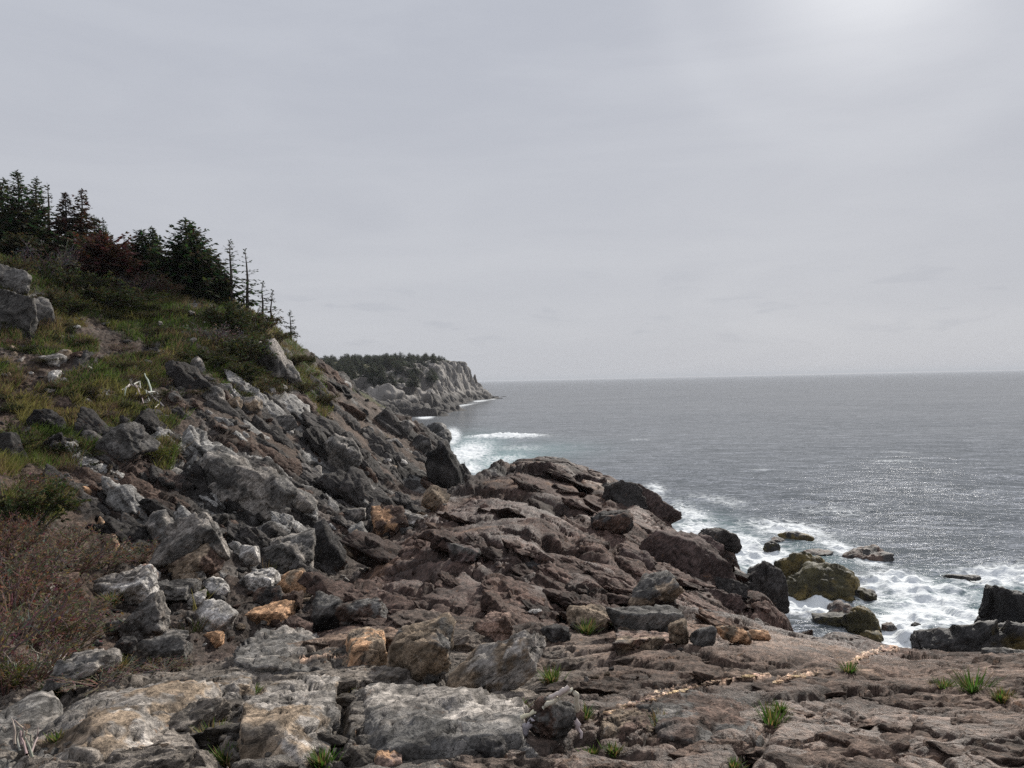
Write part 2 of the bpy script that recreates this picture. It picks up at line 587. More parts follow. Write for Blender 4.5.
# second pass on the broken surface, along its own normals: small blocks, chips and grain
N2 = blur(grid_normals(blur(P1.reshape(nr, nc, 3), 2)), 4)
N2 /= np.linalg.norm(N2, axis=2, keepdims=True)
N2 = N2.reshape(-1, 3).astype(f32)
n_big = fbm(P1 * .25, 31, 3)
n_med = fbm(P1 * 1.1, 41, 4)
n_fine = fbm(P1 * 5.0, 51, 4)
Q1 = P1 + np.stack([n_fine, np.roll(n_fine, 7), fbm(P1 * 4, 71, 2)], 1) * .1
disp = (n_med * .03 + n_fine * .009) * np.clip(Y0 / 12, .25, 1) + soil * n_fine * .05
for w, Fr, sizes, amp, st, seed in [(rough_h, FH, (1.2, .5, .22), .2, (2.0, 1.1, .7), 150), (rough_m, FL, (2.6, 1.0, .3), .04, (2.4, 1.2, .9), 250), (np.maximum(rough_n * .9, .5 * (1 - hill) * ledge_near), FF, (1.7, .62, .17), .05, (2.5, 1.2, .55), 350)]:
    idx = np.nonzero(w > .01)[0]
    q = Q1[idx] @ Fr.T.astype(f32) / np.array(st, f32)
    for k, s_ in enumerate(sizes):
        hgt, cr, rid = facets(q / s_ + 17.3 * k, seed + k)
        disp[idx] += w[idx] * hgt * amp * s_
        c = np.exp(-(cr / (.028, .05, .07)[k]) ** 2)
        crack[idx] = np.maximum(crack[idx], c * w[idx] * (1.2, .9, .45)[k] * (rid > (.1, .3, .4)[k]))
        disp[idx] -= w[idx] * c * s_ * (.07, .12, .12)[k] * (rid > (.1, .3, .4)[k])
        tone[idx] += w[idx] * (rid - .5) * (.6, .6, .4)[k]
disp += fbm(P1 * 18, 81, 3) * .004
P1 = P1 + N2 * disp[:, None]
# cut cracks and raise the pale quartz veins
PX1, PY1 = project(P1)


def groove(pts, width, depth):
    global crack
    d, t = poly_dist(PX1 + n_fine * 2, PY1 + n_fine * 2, pts)
    mpp = Y0 / FPX
    g = np.exp(-(d * mpp / width) ** 2) * np.sin(np.pi * np.clip(t, .03, .97)) ** .4
    P1[:, 2] -= depth * g
    crack = np.maximum(crack, g)


for pts, w, dp in [([(915, 720), (928, 733), (944, 737), (960, 736)], .018, .06), ([(968, 742), (990, 752), (1004, 760), (1030, 762)], .02, .07),
                   ([(772, 722), (752, 745), (735, 768), (715, 790)], .035, .16), ([(180, 700), (205, 732), (222, 768)], .04, .18), ([(344, 690), (340, 720), (334, 750)], .04, .16),
                   ([(822, 700), (850, 712), (868, 726), (842, 720)], .012, .03), ([(660, 712), (700, 705), (745, 728)], .018, .05), ([(930, 752), (952, 765), (965, 790)], .014, .05),
                   ([(536, 538), (567, 557), (599, 573), (622, 592)], .10, .3), ([(500, 571), (520, 567), (540, 561)], .09, .25), ([(474, 575), (497, 581), (520, 580)], .07, .2),
                   ([(439, 491), (478, 491), (536, 499), (567, 514), (600, 535)], .13, .3), ([(599, 522), (630, 530), (661, 538)], .09, .2), ([(606, 538), (622, 561), (632, 580)], .09, .3),
                   ([(646, 569), (669, 553), (716, 553)], .1, .35), ([(380, 586), (419, 592), (450, 575), (474, 557)], .06, .2), ([(403, 557), (442, 553), (470, 545)], .07, .2), ([(489, 475), (517, 467), (567, 477)], .16, .3),
                   ([(575, 475), (585, 492), (592, 512)], .14, .4), ([(420, 540), (470, 520), (520, 515)], .06, .14), ([(520, 600), (570, 610), (610, 604)], .05, .15), ([(330, 612), (380, 606), (430, 612)], .04, .12),
                   ([(863, 687), (852, 694), (843, 702)], .014, .04), ([(798, 702), (815, 709), (830, 717)], .012, .035), ([(640, 745), (665, 728), (690, 716)], .016, .05), ([(880, 700), (930, 712), (985, 716)], .012, .03), ([(700, 660), (760, 668), (810, 660)], .02, .06),
                   ([(850, 745), (890, 752), (905, 768)], .012, .035), ([(560, 668), (620, 662), (690, 668)], .022, .07), ([(940, 668), (980, 690), (1024, 712)], .02, .05), ([(770, 740), (810, 748), (835, 768)], .012, .03),
                   ([(90, 700), (96, 722), (108, 740), (100, 768)], .02, .05), ([(30, 735), (62, 752), (90, 768)], .02, .04),
                   ([(245, 700), (262, 730), (300, 745)], .012, .03), ([(400, 702), (450, 715), (500, 712)], .012, .03)]:
    groove(pts, w, dp)
vein = np.zeros(len(P1), f32)
for pts, w in [([(607, 713), (640, 702), (668, 694), (700, 686), (740, 678), (768, 675)], 1.6), ([(775, 683), (790, 677), (803, 677), (818, 673)], 1.8),
               ([(848, 667), (856, 660), (872, 654), (884, 650), (897, 648)], 1.6), ([(300, 661), (325, 657), (345, 656)], 1.8), ([(352, 654), (380, 655)], 1.6)]:
    d, t = poly_dist(PX1 + n_fine * 3, PY1 + n_fine * 3, pts)
    vein = np.maximum(vein, sstep(1.25, .75, d / (w * (.75 + .5 * (fbm(P1 * 9, 91, 2)))).clip(.8)) )
P1[:, 2] += vein * (.02 + .02 * fbm(P1 * 30, 95, 2))

# ------------------------------------------------------------------ terrain: what the ground is made of
def C(*c):
    return np.array(c, f32)


def lerp(a, b, t):
    return a + (b - a) * t[:, None]


tone = np.clip(tone, -1, 1)
col = np.tile(C(.098, .063, .051), (len(P1), 1))                                   # purplish brown of the hump
col = lerp(col, C(.122, .084, .065), ledge_near)                                       # near right: warm brown
fgl = sstep(640, 480, PX + n_big * 60) * sstep(11, 7, Y0)
col = lerp(col, C(.165, .143, .122), fgl * (1 - hill))                                # near left: grey
streak = sstep(.05, .55, fbm((P1 @ FH.T / np.array([3.2, .9, .5])).astype(f32), 131, 4))
hc = lerp(np.tile(C(.048, .044, .042), (len(P1), 1)), C(.30, .29, .275), sstep(.35, .7, streak) * .7)
hc = lerp(hc, C(.07, .048, .039), sstep(.0, .5, n_big))
col = lerp(col, hc, hill)
col = lerp(col, C(.10, .075, .06), gully * .6)
crest = sstep(30, 37, Y0) * (1 - hill)
col = lerp(col, C(.07, .055, .048), crest * .6)
col = col * (1 + .7 * tone[:, None])
var = fbm((Q1 @ FL.T / np.array([1.5, .8, .3])).astype(f32), 141, 4)
col *= (1 + .42 * var)[:, None]
col = lerp(col, C(.24, .145, .095), sstep(.35, .8, fbm(P1 * .6, 151, 4)) * (1 - hill) * .6)
wet = sstep(-11.5, -13.6, P1[:, 2] - 0.0 - H + n_big * .8)
sheen = np.clip((1 - hill) * sstep(-.2, .5, n_big), 0, 1) * .3
wet = np.maximum(wet, sstep(.3, 2.2, EDGED + n_big * .8) * sstep(13, 20, Y0))
col = lerp(col, C(.035, .031, .028), wet * .85)
col = lerp(col, C(.78, .54, .39) * (1 + .25 * n_fine[:, None]), vein)
col = lerp(col, C(.045, .04, .035), np.clip(crack * .6, 0, .85))
n_g = fbm(P1 * 2.2, 161, 3)
gcol = lerp(np.tile(C(.034, .042, .012), (len(P1), 1)), C(.10, .085, .036), sstep(.0, .6, n_g))
hcol = lerp(np.tile(C(.10, .07, .053), (len(P1), 1)), C(.055, .04, .031), sstep(-.1, .5, n_g))
col = lerp(col, hcol, heath * .85)
col = lerp(col, gcol, grass * .9)
col = np.clip(col, .012, .8)
lichen = np.clip(.3 * fgl + .2 * hill * (1 - soil) + .1, 0, 1) * (1 - wet) * (1 - soil)
rust = (.35 * (1 - hill) + .2) * (1 - wet) * (1 - soil)
me = make_mesh('rocky_shore', P1, grid_faces(nr, nc), MAT_ROCK, {'col': col, 'lichen': lichen, 'rust': rust, 'wet': np.maximum(wet, sheen * (1 - soil))})
add('rocky_shore', me, kind='structure')

# coarse copy for ray casting
_s = 3
Gd = P1.reshape(nr, nc, 3)[::_s, ::_s]
BVH = BVHTree.FromPolygons(Gd.reshape(-1, 3).tolist(), grid_faces(*Gd.shape[:2]).tolist())
EYE = Vector((0, 0, H))


def hit(px, py):
    u, t = ray(px, py)
    d = Vector((u, 1, t)).normalized()
    p, n, i, r = BVH.ray_cast(EYE, d)
    return p, n


def drop(x, y):
    p, n, i, r = BVH.ray_cast(Vector((x, y, 80)), Vector((0, 0, -1)))
    return p, n

# ------------------------------------------------------------------ rock bodies
_ico = {}


def ico(sub):
    if sub not in _ico:
        bm = bmesh.new()
        bmesh.ops.create_icosphere(bm, subdivisions=sub, radius=1)
        v = np.array([x.co[:] for x in bm.verts], f32)
        f = np.array([[x.index for x in p.verts] for p in bm.faces], np.int32)
        bm.free()
        _ico[sub] = (v / np.linalg.norm(v, axis=1, keepdims=True), f)
    return _ico[sub]


def rock_shape(r, style, sub):
    """points of a broken stone in the box [-.5,.5]^3 : a convex body cut by flat planes"""
    d, f = ico(sub)
    pl = []
    jit = {'block': .22, 'slab': .2, 'round': .1, 'shard': .3, 'wedge': .22}[style]
    if style == 'round':
        for _ in range(26):
            n = r.normal(size=3)
            pl.append((n / np.linalg.norm(n), r.uniform(.84, 1.0)))
    else:
        for ax in range(3):
            for sg in (-1, 1):
                n = np.zeros(3)
                n[ax] = sg
                n += r.normal(0, jit, 3)
                pl.append((n / np.linalg.norm(n), r.uniform(.56, .74)))
        for _ in range({'block': 10, 'slab': 10, 'shard': 8, 'wedge': 9}[style]):
            n = r.normal(size=3)
            pl.append((n / np.linalg.norm(n), r.uniform(.56, .86)))
        if style == 'wedge':
            n = np.array([r.uniform(-.8, .8), r.uniform(-.6, .2), 1.0])
            pl.append((n / np.linalg.norm(n), r.uniform(.3, .5)))
    N = np.array([p[0] for p in pl], f32)
    D = np.array([p[1] for p in pl], f32)
    c = np.maximum(d @ N.T, 1e-3) / D
    p_ = 60.0 if style != 'round' else 12.0
    rad = 1.0 / np.power(np.power(c, p_).sum(1), 1 / p_)
    v = d * rad[:, None]
    s0 = int(r.integers(1, 5000))
    o0 = r.uniform(0, 50, 3)
    wv_ = np.stack([fbm((v * 1.5 + o0).astype(f32), s0 + i * 3, 2) for i in range(3)], 1)
    v = v + wv_ * {'block': .05, 'slab': .06, 'round': .1, 'shard': .05, 'wedge': .05}[style]
    ext = (v.max(0) - v.min(0))
    return (v - (v.max(0) + v.min(0)) / 2) / ext, d, f


def rock_detail(P, Nrm, size, seed, amt=1.0):
    """chips, bedding and grain over the faces; P in metres, size = stone size in metres (per point)"""
    s = np.maximum(size, .05)[:, None]
    q = P / s
    h1, c1, i1 = facets(q * 3.2 + fbm(q * 2, seed, 2)[:, None] * .3 + seed * 3.7, seed)
    h2, c2, i2 = facets(q * 8.5 + seed * 1.9, seed + 1)
    d = .055 * h1 + .02 * h2 - .03 * np.exp(-(c1 / .045) ** 2) * (i1 > .4)
    d += .018 * fbm(q * 5, seed + 2, 4) + .010 * facets(q * 19, seed + 5)[0]
    return P + Nrm * (d * size * amt)[:, None], i1, np.exp(-(c1 / .05) ** 2) * (i1 > .4)


def tilt_matrix(fr, r, j):
    m = Matrix(fr.T.tolist()).to_3x3()
    e = Matrix.Rotation(r.normal(0, j), 3, 'X') @ Matrix.Rotation(r.normal(0, j), 3, 'Y') @ Matrix.Rotation(r.normal(0, j), 3, 'Z')
    return np.array(m @ e, f32)


_cs = P1.reshape(nr, nc, 3)[::_s, ::_s].shape
COLG = blur(col.reshape(nr, nc, 3), 3)[::_s, ::_s]
WETG = wet.reshape(nr, nc)[::_s, ::_s]
LICG = blur(lichen.reshape(nr, nc), 3)[::_s, ::_s]
SOILG = soil.reshape(nr, nc)[::_s, ::_s]


def look(px, py):
    u, t = ray(px, py)
    d = Vector((u, 1, t)).normalized()
    p, n, i, dist = BVH.ray_cast(EYE, d)
    if p is None:
        return None
    a, b = divmod(i, _cs[1] - 1)
    return p, n, COLG[a, b], WETG[a, b], LICG[a, b], SOILG[a, b]


BL = []          # verts, normals, size, tone, colour, wet, lichen


def ledge(px, py, wpx, fr, r, stretch, sink, style='block', sub=4, jit=.12, tone_rng=(.45, 1.4), tint=None):
    q = look(px, py)
    if q is None:
        return
    p, n, c, wt, li, so = q
    s = wpx * p.y / FPX
    v, d, f = rock_shape(r, style, sub)
    dim = np.array(stretch) / stretch[0] * s * np.array([1, r.uniform(.8, 1.25), r.uniform(.75, 1.3)])
    M = tilt_matrix(fr, r, jit)
    up = np.array(n)
    ctr = np.array(p) - up * (min(dim) * sink)
    vv = (v * dim) @ M.T
    nn = d @ M.T
    tn = r.uniform(*tone_rng)
    cc = (tint if tint is not None else c) * tn
    BL.append((vv + ctr, nn, np.full(len(v), s * .8, f32), np.tile(cc, (len(v), 1)), np.full(len(v), wt, f32), np.full(len(v), li, f32), f))


rb = np.random.default_rng(3)


def hill_tint(r):
    q = r.random()
    if q < .62:
        return C(.055, .050, .047) * r.uniform(.6, 1.6)
    if q < .8:
        return C(.095, .064, .05)
    return C(.30, .288, .272) * r.uniform(.8, 1.15)


HILLPOLY = [(60, 490), (85, 440), (190, 392), (250, 380), (300, 400), (330, 370), (400, 415), (450, 450), (455, 490), (400, 535), (340, 580), (290, 600), (200, 590), (130, 560), (80, 520)]
HUMPPOLY = [(500, 468), (560, 466), (620, 480), (680, 530), (740, 570), (790, 615), (740, 635), (640, 635), (500, 635), (400, 630), (310, 635), (335, 595), (400, 545), (450, 505)]
NEARPOLY = [(0, 720), (110, 690), (250, 670), (300, 640), (420, 630), (600, 640), (700, 640), (600, 680), (600, 768), (0, 768)]
RIGHTPOLY = [(600, 680), (700, 640), (860, 650), (1024, 660), (1024, 768), (600, 768)]


def sample(poly, k, r):
    xs, ys = [p[0] for p in poly], [p[1] for p in poly]
    out = []
    while len(out) < k:
        x, y = r.uniform(min(xs), max(xs)), r.uniform(min(ys), max(ys))
        if inside(np.array([x]), np.array([y]), poly)[0]:
            out.append((x, y))
    return out


for x, y in sample(HILLPOLY, 44, rb):
    ledge(x, y, rb.uniform(46, 95), FH, rb, (2.9, 1.2, .6), rb.uniform(.1, .42), ('slab', 'block')[rb.integers(2)], 5, .09, (.8, 1.15), tint=hill_tint(rb))
for x, y in sample(HILLPOLY, 200, rb):
    w_ = float(np.exp(rb.uniform(math.log(14), math.log(50))))
    ledge(x, y, w_, FH, rb, (2.7, 1.3, .75), rb.uniform(.0, .38), ('block', 'wedge', 'shard')[rb.integers(3)], 4 if w_ > 20 else 3, .14, (.7, 1.25), tint=hill_tint(rb))
for x, y in sample(HILLPOLY, 190, rb):
    ledge(x, y, rb.uniform(6, 16), FH, rb, (1.7, 1.1, .9), rb.uniform(.0, .3), ('block', 'wedge', 'shard')[rb.integers(3)], 3, .4, tint=hill_tint(rb))
for x, y in sample(HUMPPOLY, 78, rb):
    w_ = float(np.exp(rb.uniform(math.log(22), math.log(110))))
    ledge(x, y, w_ * 1.2, FL, rb, (2.9, 1.8, .34), rb.uniform(.42, .54), ('block', 'slab')[rb.integers(2)], 5 if w_ > 45 else (4 if w_ > 22 else 3), .1, (.5, 1.35))
for x, y in sample(HUMPPOLY, 60, rb):
    ledge(x, y, rb.uniform(6, 17), FL, rb, (1.6, 1.2, .7), rb.uniform(.1, .45), ('block', 'wedge')[rb.integers(2)], 3, .3, (.55, 1.45))
for x, y in sample(NEARPOLY, 60, rb):
    w_ = float(np.exp(rb.uniform(math.log(24), math.log(120))))
    ledge(x, y, w_, FF, rb, (1.9, 1.2, .5), rb.uniform(.28, .5), ('block', 'slab')[rb.integers(2)], 5 if w_ > 60 else 4, .14, (.75, 1.25))
for x, y in sample(NEARPOLY, 90, rb):
    ledge(x, y, rb.uniform(7, 22), FF, rb, (1.6, 1.2, .7), rb.uniform(.2, .45), ('block', 'wedge')[rb.integers(2)], 3, .25, (.8, 1.3))
for x, y in sample(RIGHTPOLY, 26, rb):
    ledge(x, y, rb.uniform(40, 170), FF, rb, (2.0, 1.2, .3), rb.uniform(.42, .5), 'slab', 5, .06, (.9, 1.15))

# the bluff end of the hump towards the water, and the foot of the hill: big dark blocks
DARKR = C(.05, .045, .042)
PURP = C(.105, .075, .067)
for x, y, w_, st, tint, sk in [(700, 566, 92, (1.3, 1.1, 1.0), PURP, .1), (742, 582, 46, (1.2, 1, .9), DARKR, .25), (762, 592, 44, (1, 1, 1), DARKR, -.1), (716, 548, 40, (1, 1, 1), DARKR * 1.5, 0), (728, 596, 40, (1, 1, .9), DARKR, 0), (700, 545, 50, (1.4, 1, .7), PURP, .1), (622, 498, 52, (1.5, 1, .9), DARKR * 1.2, .1), (650, 508, 62, (1.5, 1, .9), PURP * .75, .05), (674, 524, 50, (1.4, 1, 1), DARKR * 1.3, .05), (700, 552, 60, (1.5, 1, .9), PURP * .8, .1),
                               (684, 524, 22, (1, 1, 1.2), DARKR, .1), (610, 488, 30, (1, 1, .8), DARKR * 1.3, .2), (725, 600, 40, (1.3, 1, .8), PURP, .2), (790, 612, 44, (1.5, 1, .6), PURP * .8, .3), (640, 560, 60, (1.6, 1, .8), PURP, .3),
                               (585, 478, 50, (1.6, 1, .6), PURP * .75, .3), (545, 470, 60, (1.6, 1, .5), PURP * .7, .35), (500, 476, 50, (1.6, 1, .5), PURP * .75, .35)]:
    ledge(x, y, w_, FL, rb, st, sk, 'block', 5, .15, (.9, 1.1), tint)

VV = np.concatenate([b[0] for b in BL]).astype(f32)
NN = np.concatenate([b[1] for b in BL]).astype(f32)
SS = np.concatenate([b[2] for b in BL])
CC = np.concatenate([b[3] for b in BL]).astype(f32)
WW = np.concatenate([b[4] for b in BL])
LL = np.concatenate([b[5] for b in BL])
off = np.cumsum([0] + [len(b[0]) for b in BL])
FFc = np.concatenate([b[6] + o for b, o in zip(BL, off)])
VV, chip, ck = rock_detail(VV, NN, SS, 500, 1.25)
CC = CC * (.75 + .5 * chip[:, None]) * (1 + .25 * fbm(VV / np.maximum(SS, .1)[:, None] * 2, 511, 3))[:, None]
CC = lerp(CC, C(.03, .027, .025), ck * .6)
me = make_mesh('bedrock_ledges', VV, FFc, MAT_ROCK, {'col': np.clip(CC, .012, .8), 'wet': WW, 'lichen': LL, 'rust': .3 * (1 - WW)})
add('bedrock_ledges', me, kind='structure')

# ------------------------------------------------------------------ sea
def sea_material():
    M = NT('sea_water')
    v = M.n('ShaderNodeTexCoord').outputs['Object']
    foam_a = M.attr('foam', 2)
    aer = M.attr('aerated', 2)
    far = M.attr('far', 2)
    s1 = M.mapping(v, (1, 1.5, 1), (0, 0, .55))
    w1 = M.noise(s1, .55, 4, .62, .3)
    w2 = M.noise(s1, 2.6, 3, .6, .3)
    w3 = M.noise(s1, .09, 4, .65, .2)
    w4 = M.noise(s1, .013, 4, .6)
    b0 = M.bump(w3, .3, 3.0)
    M.val(b0.node.inputs['Strength'], M.math('ADD', .16, M.math('MULTIPLY', far, -.16)))
    b1 = M.bump(w1, .9, .3, b0)
    M.val(b1.node.inputs['Strength'], M.math('SUBTRACT', 1.0, M.ramp(far, 0, .55, 0, .95)))
    b2 = M.bump(w2, .8, .04, b1)
    M.val(b2.node.inputs['Strength'], M.math('SUBTRACT', 1.0, M.ramp(far, 0, .45, 0, 1.0)))
    # lacy foam
    fv = M.mapping(v, (1, 1, 1))
    wv = M.n('ShaderNodeVectorMath', operation='ADD')
    nz = M.n('ShaderNodeTexNoise')
    nz.inputs['Scale'].default_value = .7
    nz.inputs['Detail'].default_value = 4
    M.link(fv, nz.inputs[0])
    M.link(fv, wv.inputs[0])
    sc = M.n('ShaderNodeVectorMath', operation='SCALE')
    M.link(nz.outputs[1], sc.inputs[0])
    sc.inputs['Scale'].default_value = 1.6
    M.link(sc.outputs[0], wv.inputs[1])
    vo = M.n('ShaderNodeTexVoronoi', feature='DISTANCE_TO_EDGE')
    vo.inputs['Scale'].default_value = .85
    M.link(wv.outputs[0], vo.inputs['Vector'])
    vo2 = M.n('ShaderNodeTexVoronoi', feature='DISTANCE_TO_EDGE')
    vo2.inputs['Scale'].default_value = 2.6
    M.link(wv.outputs[0], vo2.inputs['Vector'])
    lace = M.math('ADD', M.math('MULTIPLY', M.ramp(vo.outputs[0], 0, .36, 1, 0), .34), M.math('MULTIPLY', M.ramp(vo2.outputs[0], 0, .3, 1, 0), .16))
    lace = M.math('ADD', lace, M.math('MULTIPLY', M.noise(M.mapping(v, (1, 1.7, 1), (0, 0, .5)), .55, 7, .72, 1.2), 1.1))
    th = M.math('ADD', lace, M.math('MULTIPLY', foam_a, 1.6))
    foam = M.ramp(th, 1.08, 1.8)
    foam = M.math('MULTIPLY', foam, M.ramp(foam_a, .03, .2))
    # sparse whitecaps on open water
    cap = M.math('MULTIPLY', M.ramp(M.noise(M.mapping(v, (1, 2.2, 1), (0, 0, .4)), .06, 7, .75), .70, .76), M.ramp(M.noise(v, .011, 2), .45, .6))
    foam = M.math('MAXIMUM', foam, M.math('MULTIPLY', cap, .45))
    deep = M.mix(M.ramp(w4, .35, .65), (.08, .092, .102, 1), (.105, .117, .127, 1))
    deep = M.mix(M.math('MULTIPLY', far, .8), deep, M.mix(M.ramp(w4, .3, .7), (.2, .207, .217, 1), (.24, .247, .257, 1)))  # paler with distance: reflected sky brightness put into the diffuse colour
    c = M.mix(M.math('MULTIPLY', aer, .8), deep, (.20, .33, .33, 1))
    c = M.mix(foam, c, (.82, .85, .86, 1))
    # choppy water never mirrors fully, even far out: its Fresnel reflection is capped by the waves hiding one another
    di = M.n('ShaderNodeBsdfDiffuse')
    gl = M.n('ShaderNodeBsdfGlossy', distribution='BECKMANN')
    M.link(c, di.inputs['Color'])
    M.link(b2, di.inputs['Normal'])
    M.link(b2, gl.inputs['Normal'])
    gl.inputs['Color'].default_value = (.9, .91, .93, 1)
    M.val(gl.inputs['Roughness'], M.math('ADD', .07, M.math('MULTIPLY', far, .05)))
    # reflectance follows the full chop; the mirror direction follows the calmer mean surface
    s3 = M.mapping(v, (1, 1.9, 1), (0, 0, .45))
    w5 = M.noise(s3, .7, 3, .6, .3)
    w6 = M.noise(s3, .03, 3, .6, .3)
    w7 = M.noise(s3, .11, 4, .6, .5)
    c1 = M.bump(w5, 1.0, .5)
    c1 = M.bump(w7, 1.0, 6.0, c1)
    c2 = M.bump(w6, 1.0, 13.0, c1)
    fr = M.n('ShaderNodeFresnel')
    fr.inputs['IOR'].default_value = 1.33
    M.link(c2, fr.inputs['Normal'])
    k = M.math('MINIMUM', M.math('ADD', M.math('MULTIPLY', fr.outputs[0], 1.35), .06), .88)
    k = M.math('MULTIPLY', k, M.math('SUBTRACT', 1.0, M.math('MULTIPLY', foam, .9)))
    mx = M.n('ShaderNodeMixShader')
    M.link(k, mx.inputs[0])
    M.link(di.outputs[0], mx.inputs[1])
    M.link(gl.outputs[0], mx.inputs[2])
    M.link(mx.outputs[0], M.t.nodes['Material Output'].inputs['Surface'])
    M.t.nodes.remove(M.b)
    return M.m


MAT_SEA = sea_material()
su_ = np.concatenate([np.linspace(-3, -.75, 40)[:-1], np.linspace(-.75, .8, 900), np.linspace(.8, 3, 40)[1:]])
sv_ = np.concatenate([np.linspace(math.log(6), math.log(24), 40)[:-1], np.linspace(math.log(24), math.log(420), 640)[:-1], np.linspace(math.log(420), math.log(45000), 220)])
SU, SV = np.meshgrid(su_, sv_)
SY = np.exp(SV).ravel()
SX = (SU.ravel() * SY)
sp = np.stack([SX, SY, np.zeros_like(SX)], 1)
r2 = np.random.default_rng(5)
zz = np.zeros(len(SX))
dx = np.zeros(len(SX))
dy = np.zeros(len(SX))
near = SY < 430
for i in range(46):
    lam = 1.6 * (22 / 1.6) ** (i / 45)
    th = math.radians(215) + r2.normal(0, .45)
    kx, ky = math.sin(th), math.cos(th)
    k = 2 * math.pi / lam
    a = .0034 * lam ** .95
    fade = sstep(lam * 90, lam * 30, SY) * (.3 + .7 * sstep(180, 60, SY))
    ph = k * (kx * SX + ky * SY) + r2.uniform(0, 6.28)
    grp = .6 + .4 * np.sin(k * .13 * (ky * SX - kx * SY) + r2.uniform(0, 6))
    zz += a * np.sin(ph) * fade * grp
    dx += kx * a * np.cos(ph) * fade * .9
    dy += ky * a * np.cos(ph) * fade * .9

# foam: white water round the rocks, surveyed on the sea plane
lu, lv = SX / SY, np.log(SY)


def sblob(px, py, rx, ry, ang=0.0):
    p = sea_at(px, py)
    cu, cvv = p.x / p.y, math.log(p.y)
    q = sea_at(px, py + 1)
    dv = abs(math.log(q.y) - cvv)           # log-depth per photo row here
    a = math.radians(ang)
    x = (lu - cu) * FPX
    y = -(lv - cvv) / dv
    xr = x * math.cos(a) + y * math.sin(a)
    yr = -x * math.sin(a) + y * math.cos(a)
    return np.exp(-((xr / rx) ** 2 + (yr / ry) ** 2) * 1.3)


foam = np.zeros(len(SX))
for b in [(700, 540, 36, 26, 30, .7), (735, 548, 50, 20, 15, .75), (790, 530, 60, 13, 8, .55), (850, 552, 60, 9, 20, .55), (690, 515, 34, 14, 25, .5), (655, 492, 16, 12, 20, .5), (770, 560, 40, 20, 10, .75),
          (810, 605, 50, 14, 10, .85), (860, 590, 50, 16, 20, .6), (905, 585, 44, 18, 15, .8), (930, 610, 55, 24, 0, .7), (900, 625, 40, 22, 0, .8), (960, 620, 45, 24, 0, .6), (1000, 575, 60, 14, 0, .7), (940, 590, 60, 10, 10, .5), (880, 640, 60, 14, 0, .8),
          (470, 452, 30, 14, -10, .65), (505, 437, 42, 3.2, 0, .95), (468, 468, 24, 9, 0, .6), (452, 436, 10, 10, 0, .8), (500, 460, 40, 8, -5, .4), (520, 448, 40, 5, 0, .3),
          (445, 411, 22, 2.0, -14, .6), (462, 405.5, 20, 1.3, -8, .5), (480, 401, 12, 1.1, -4, .6), (492, 399, 6, .9, 0, .6), (425, 417, 10, 2.5, 0, .8),
          (895, 461, 40, 2.2, 2, .33), (900, 452, 30, 1.5, 4, .3), (640, 440, 20, 1.5, 0, .28), (760, 470, 26, 2, 0, .25), (720, 500, 50, 8, 10, .3), (830, 510, 80, 8, 5, .25)]:
    foam = np.maximum(foam, sblob(*b[:5]) * b[5])
aer = np.zeros(len(SX))
for b in [(500, 460, 60, 16, -8, 1), (475, 450, 40, 20, 0, 1), (720, 545, 70, 30, 20, .8), (800, 555, 70, 20, 10, .5), (930, 605, 70, 34, 0, .7), (540, 450, 60, 10, 0, .5), (1000, 600, 50, 24, 0, .7)]:
    aer = np.maximum(aer, sblob(*b[:5]) * b[5])
zz *= 1 + .3 * foam
zz += .6 * foam * np.clip(fbm((sp * .9).astype(f32), 201, 3), -.3, 1) * (SY < 300)
zz += sblob(505, 438, 44, 3) * .9
sp[:, 0] += dx
sp[:, 1] += dy
sp[:, 2] = zz
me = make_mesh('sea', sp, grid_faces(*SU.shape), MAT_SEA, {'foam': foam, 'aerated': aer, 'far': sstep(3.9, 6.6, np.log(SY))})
add('sea', me, kind='structure')

# ------------------------------------------------------------------ far headland
MAT_FAR = MAT_ROCK
hs = [sea_at(px, py) for px, py in [(300, 440), (370, 428), (412, 420), (428, 415.5), (444, 411.5), (452, 407.5), (463, 404.5), (472, 402), (482, 400), (493, 398.6)]]
HSH = [(p.x, p.y) for p in hs] + [(-16, 725), (-30, 830), (-120, 900), (-600, 950)]
hu, hv = np.meshgrid(np.linspace(-.42, .01, 560), np.linspace(math.log(185), math.log(960), 620))
hy = np.exp(hv).ravel()
hx = hu.ravel() * hy
hd, ht = poly_dist(hx, hy, HSH)
hin = inside(hx, hy, HSH + [(-600, 150)])
hp = np.stack([hx, hy, np.zeros_like(hx)], 1)
hsd = np.where(hin, hd, -hd) + fbm((hp / 26).astype(f32), 301, 4) * 9
ht_top = np.interp(hy, [190, 320, 450, 600, 680, 900], [9, 16, 23.5, 31.5, 33, 33])
# a broad wave-cut shelf, then the cliff, then the wooded top
cliff = 7.5 * sstep(-1, 12, hsd) + (ht_top - 7.5) * sstep(9, 40, hsd + fbm((hp / 14).astype(f32), 305, 4) * 11)
tip = sstep(-60, -15, hx - (hy - 667) * .02) * sstep(560, 640, hy)
hz = np.where(hsd > -1, cliff, -4 + 2 * np.maximum(hsd, -2) * .5)
steep = sstep(9, 18, hsd) * sstep(52, 36, hsd)
Ph = np.stack([hx, hy, hz], 1).astype(f32)
wv = np.stack([fbm(Ph / 9, 311, 3), fbm(Ph / 9, 314, 3), fbm(Ph / 9, 317, 3)], 1) * 3
FHD = frame((.5, .3, -.8), (.85, -.4, .3))
fr1, cr1, id1 = facets(((Ph + wv) @ FHD.T / np.array([2.2, 1.2, 1.0]) / 11).astype(f32), 320)
fr2, cr2, id2 = facets(((Ph + wv * .6) @ FHD.T / np.array([2, 1.2, .9]) / 4).astype(f32), 321)
rk = sstep(-1, 4, hsd) * (1 - .6 * sstep(44, 56, hsd))
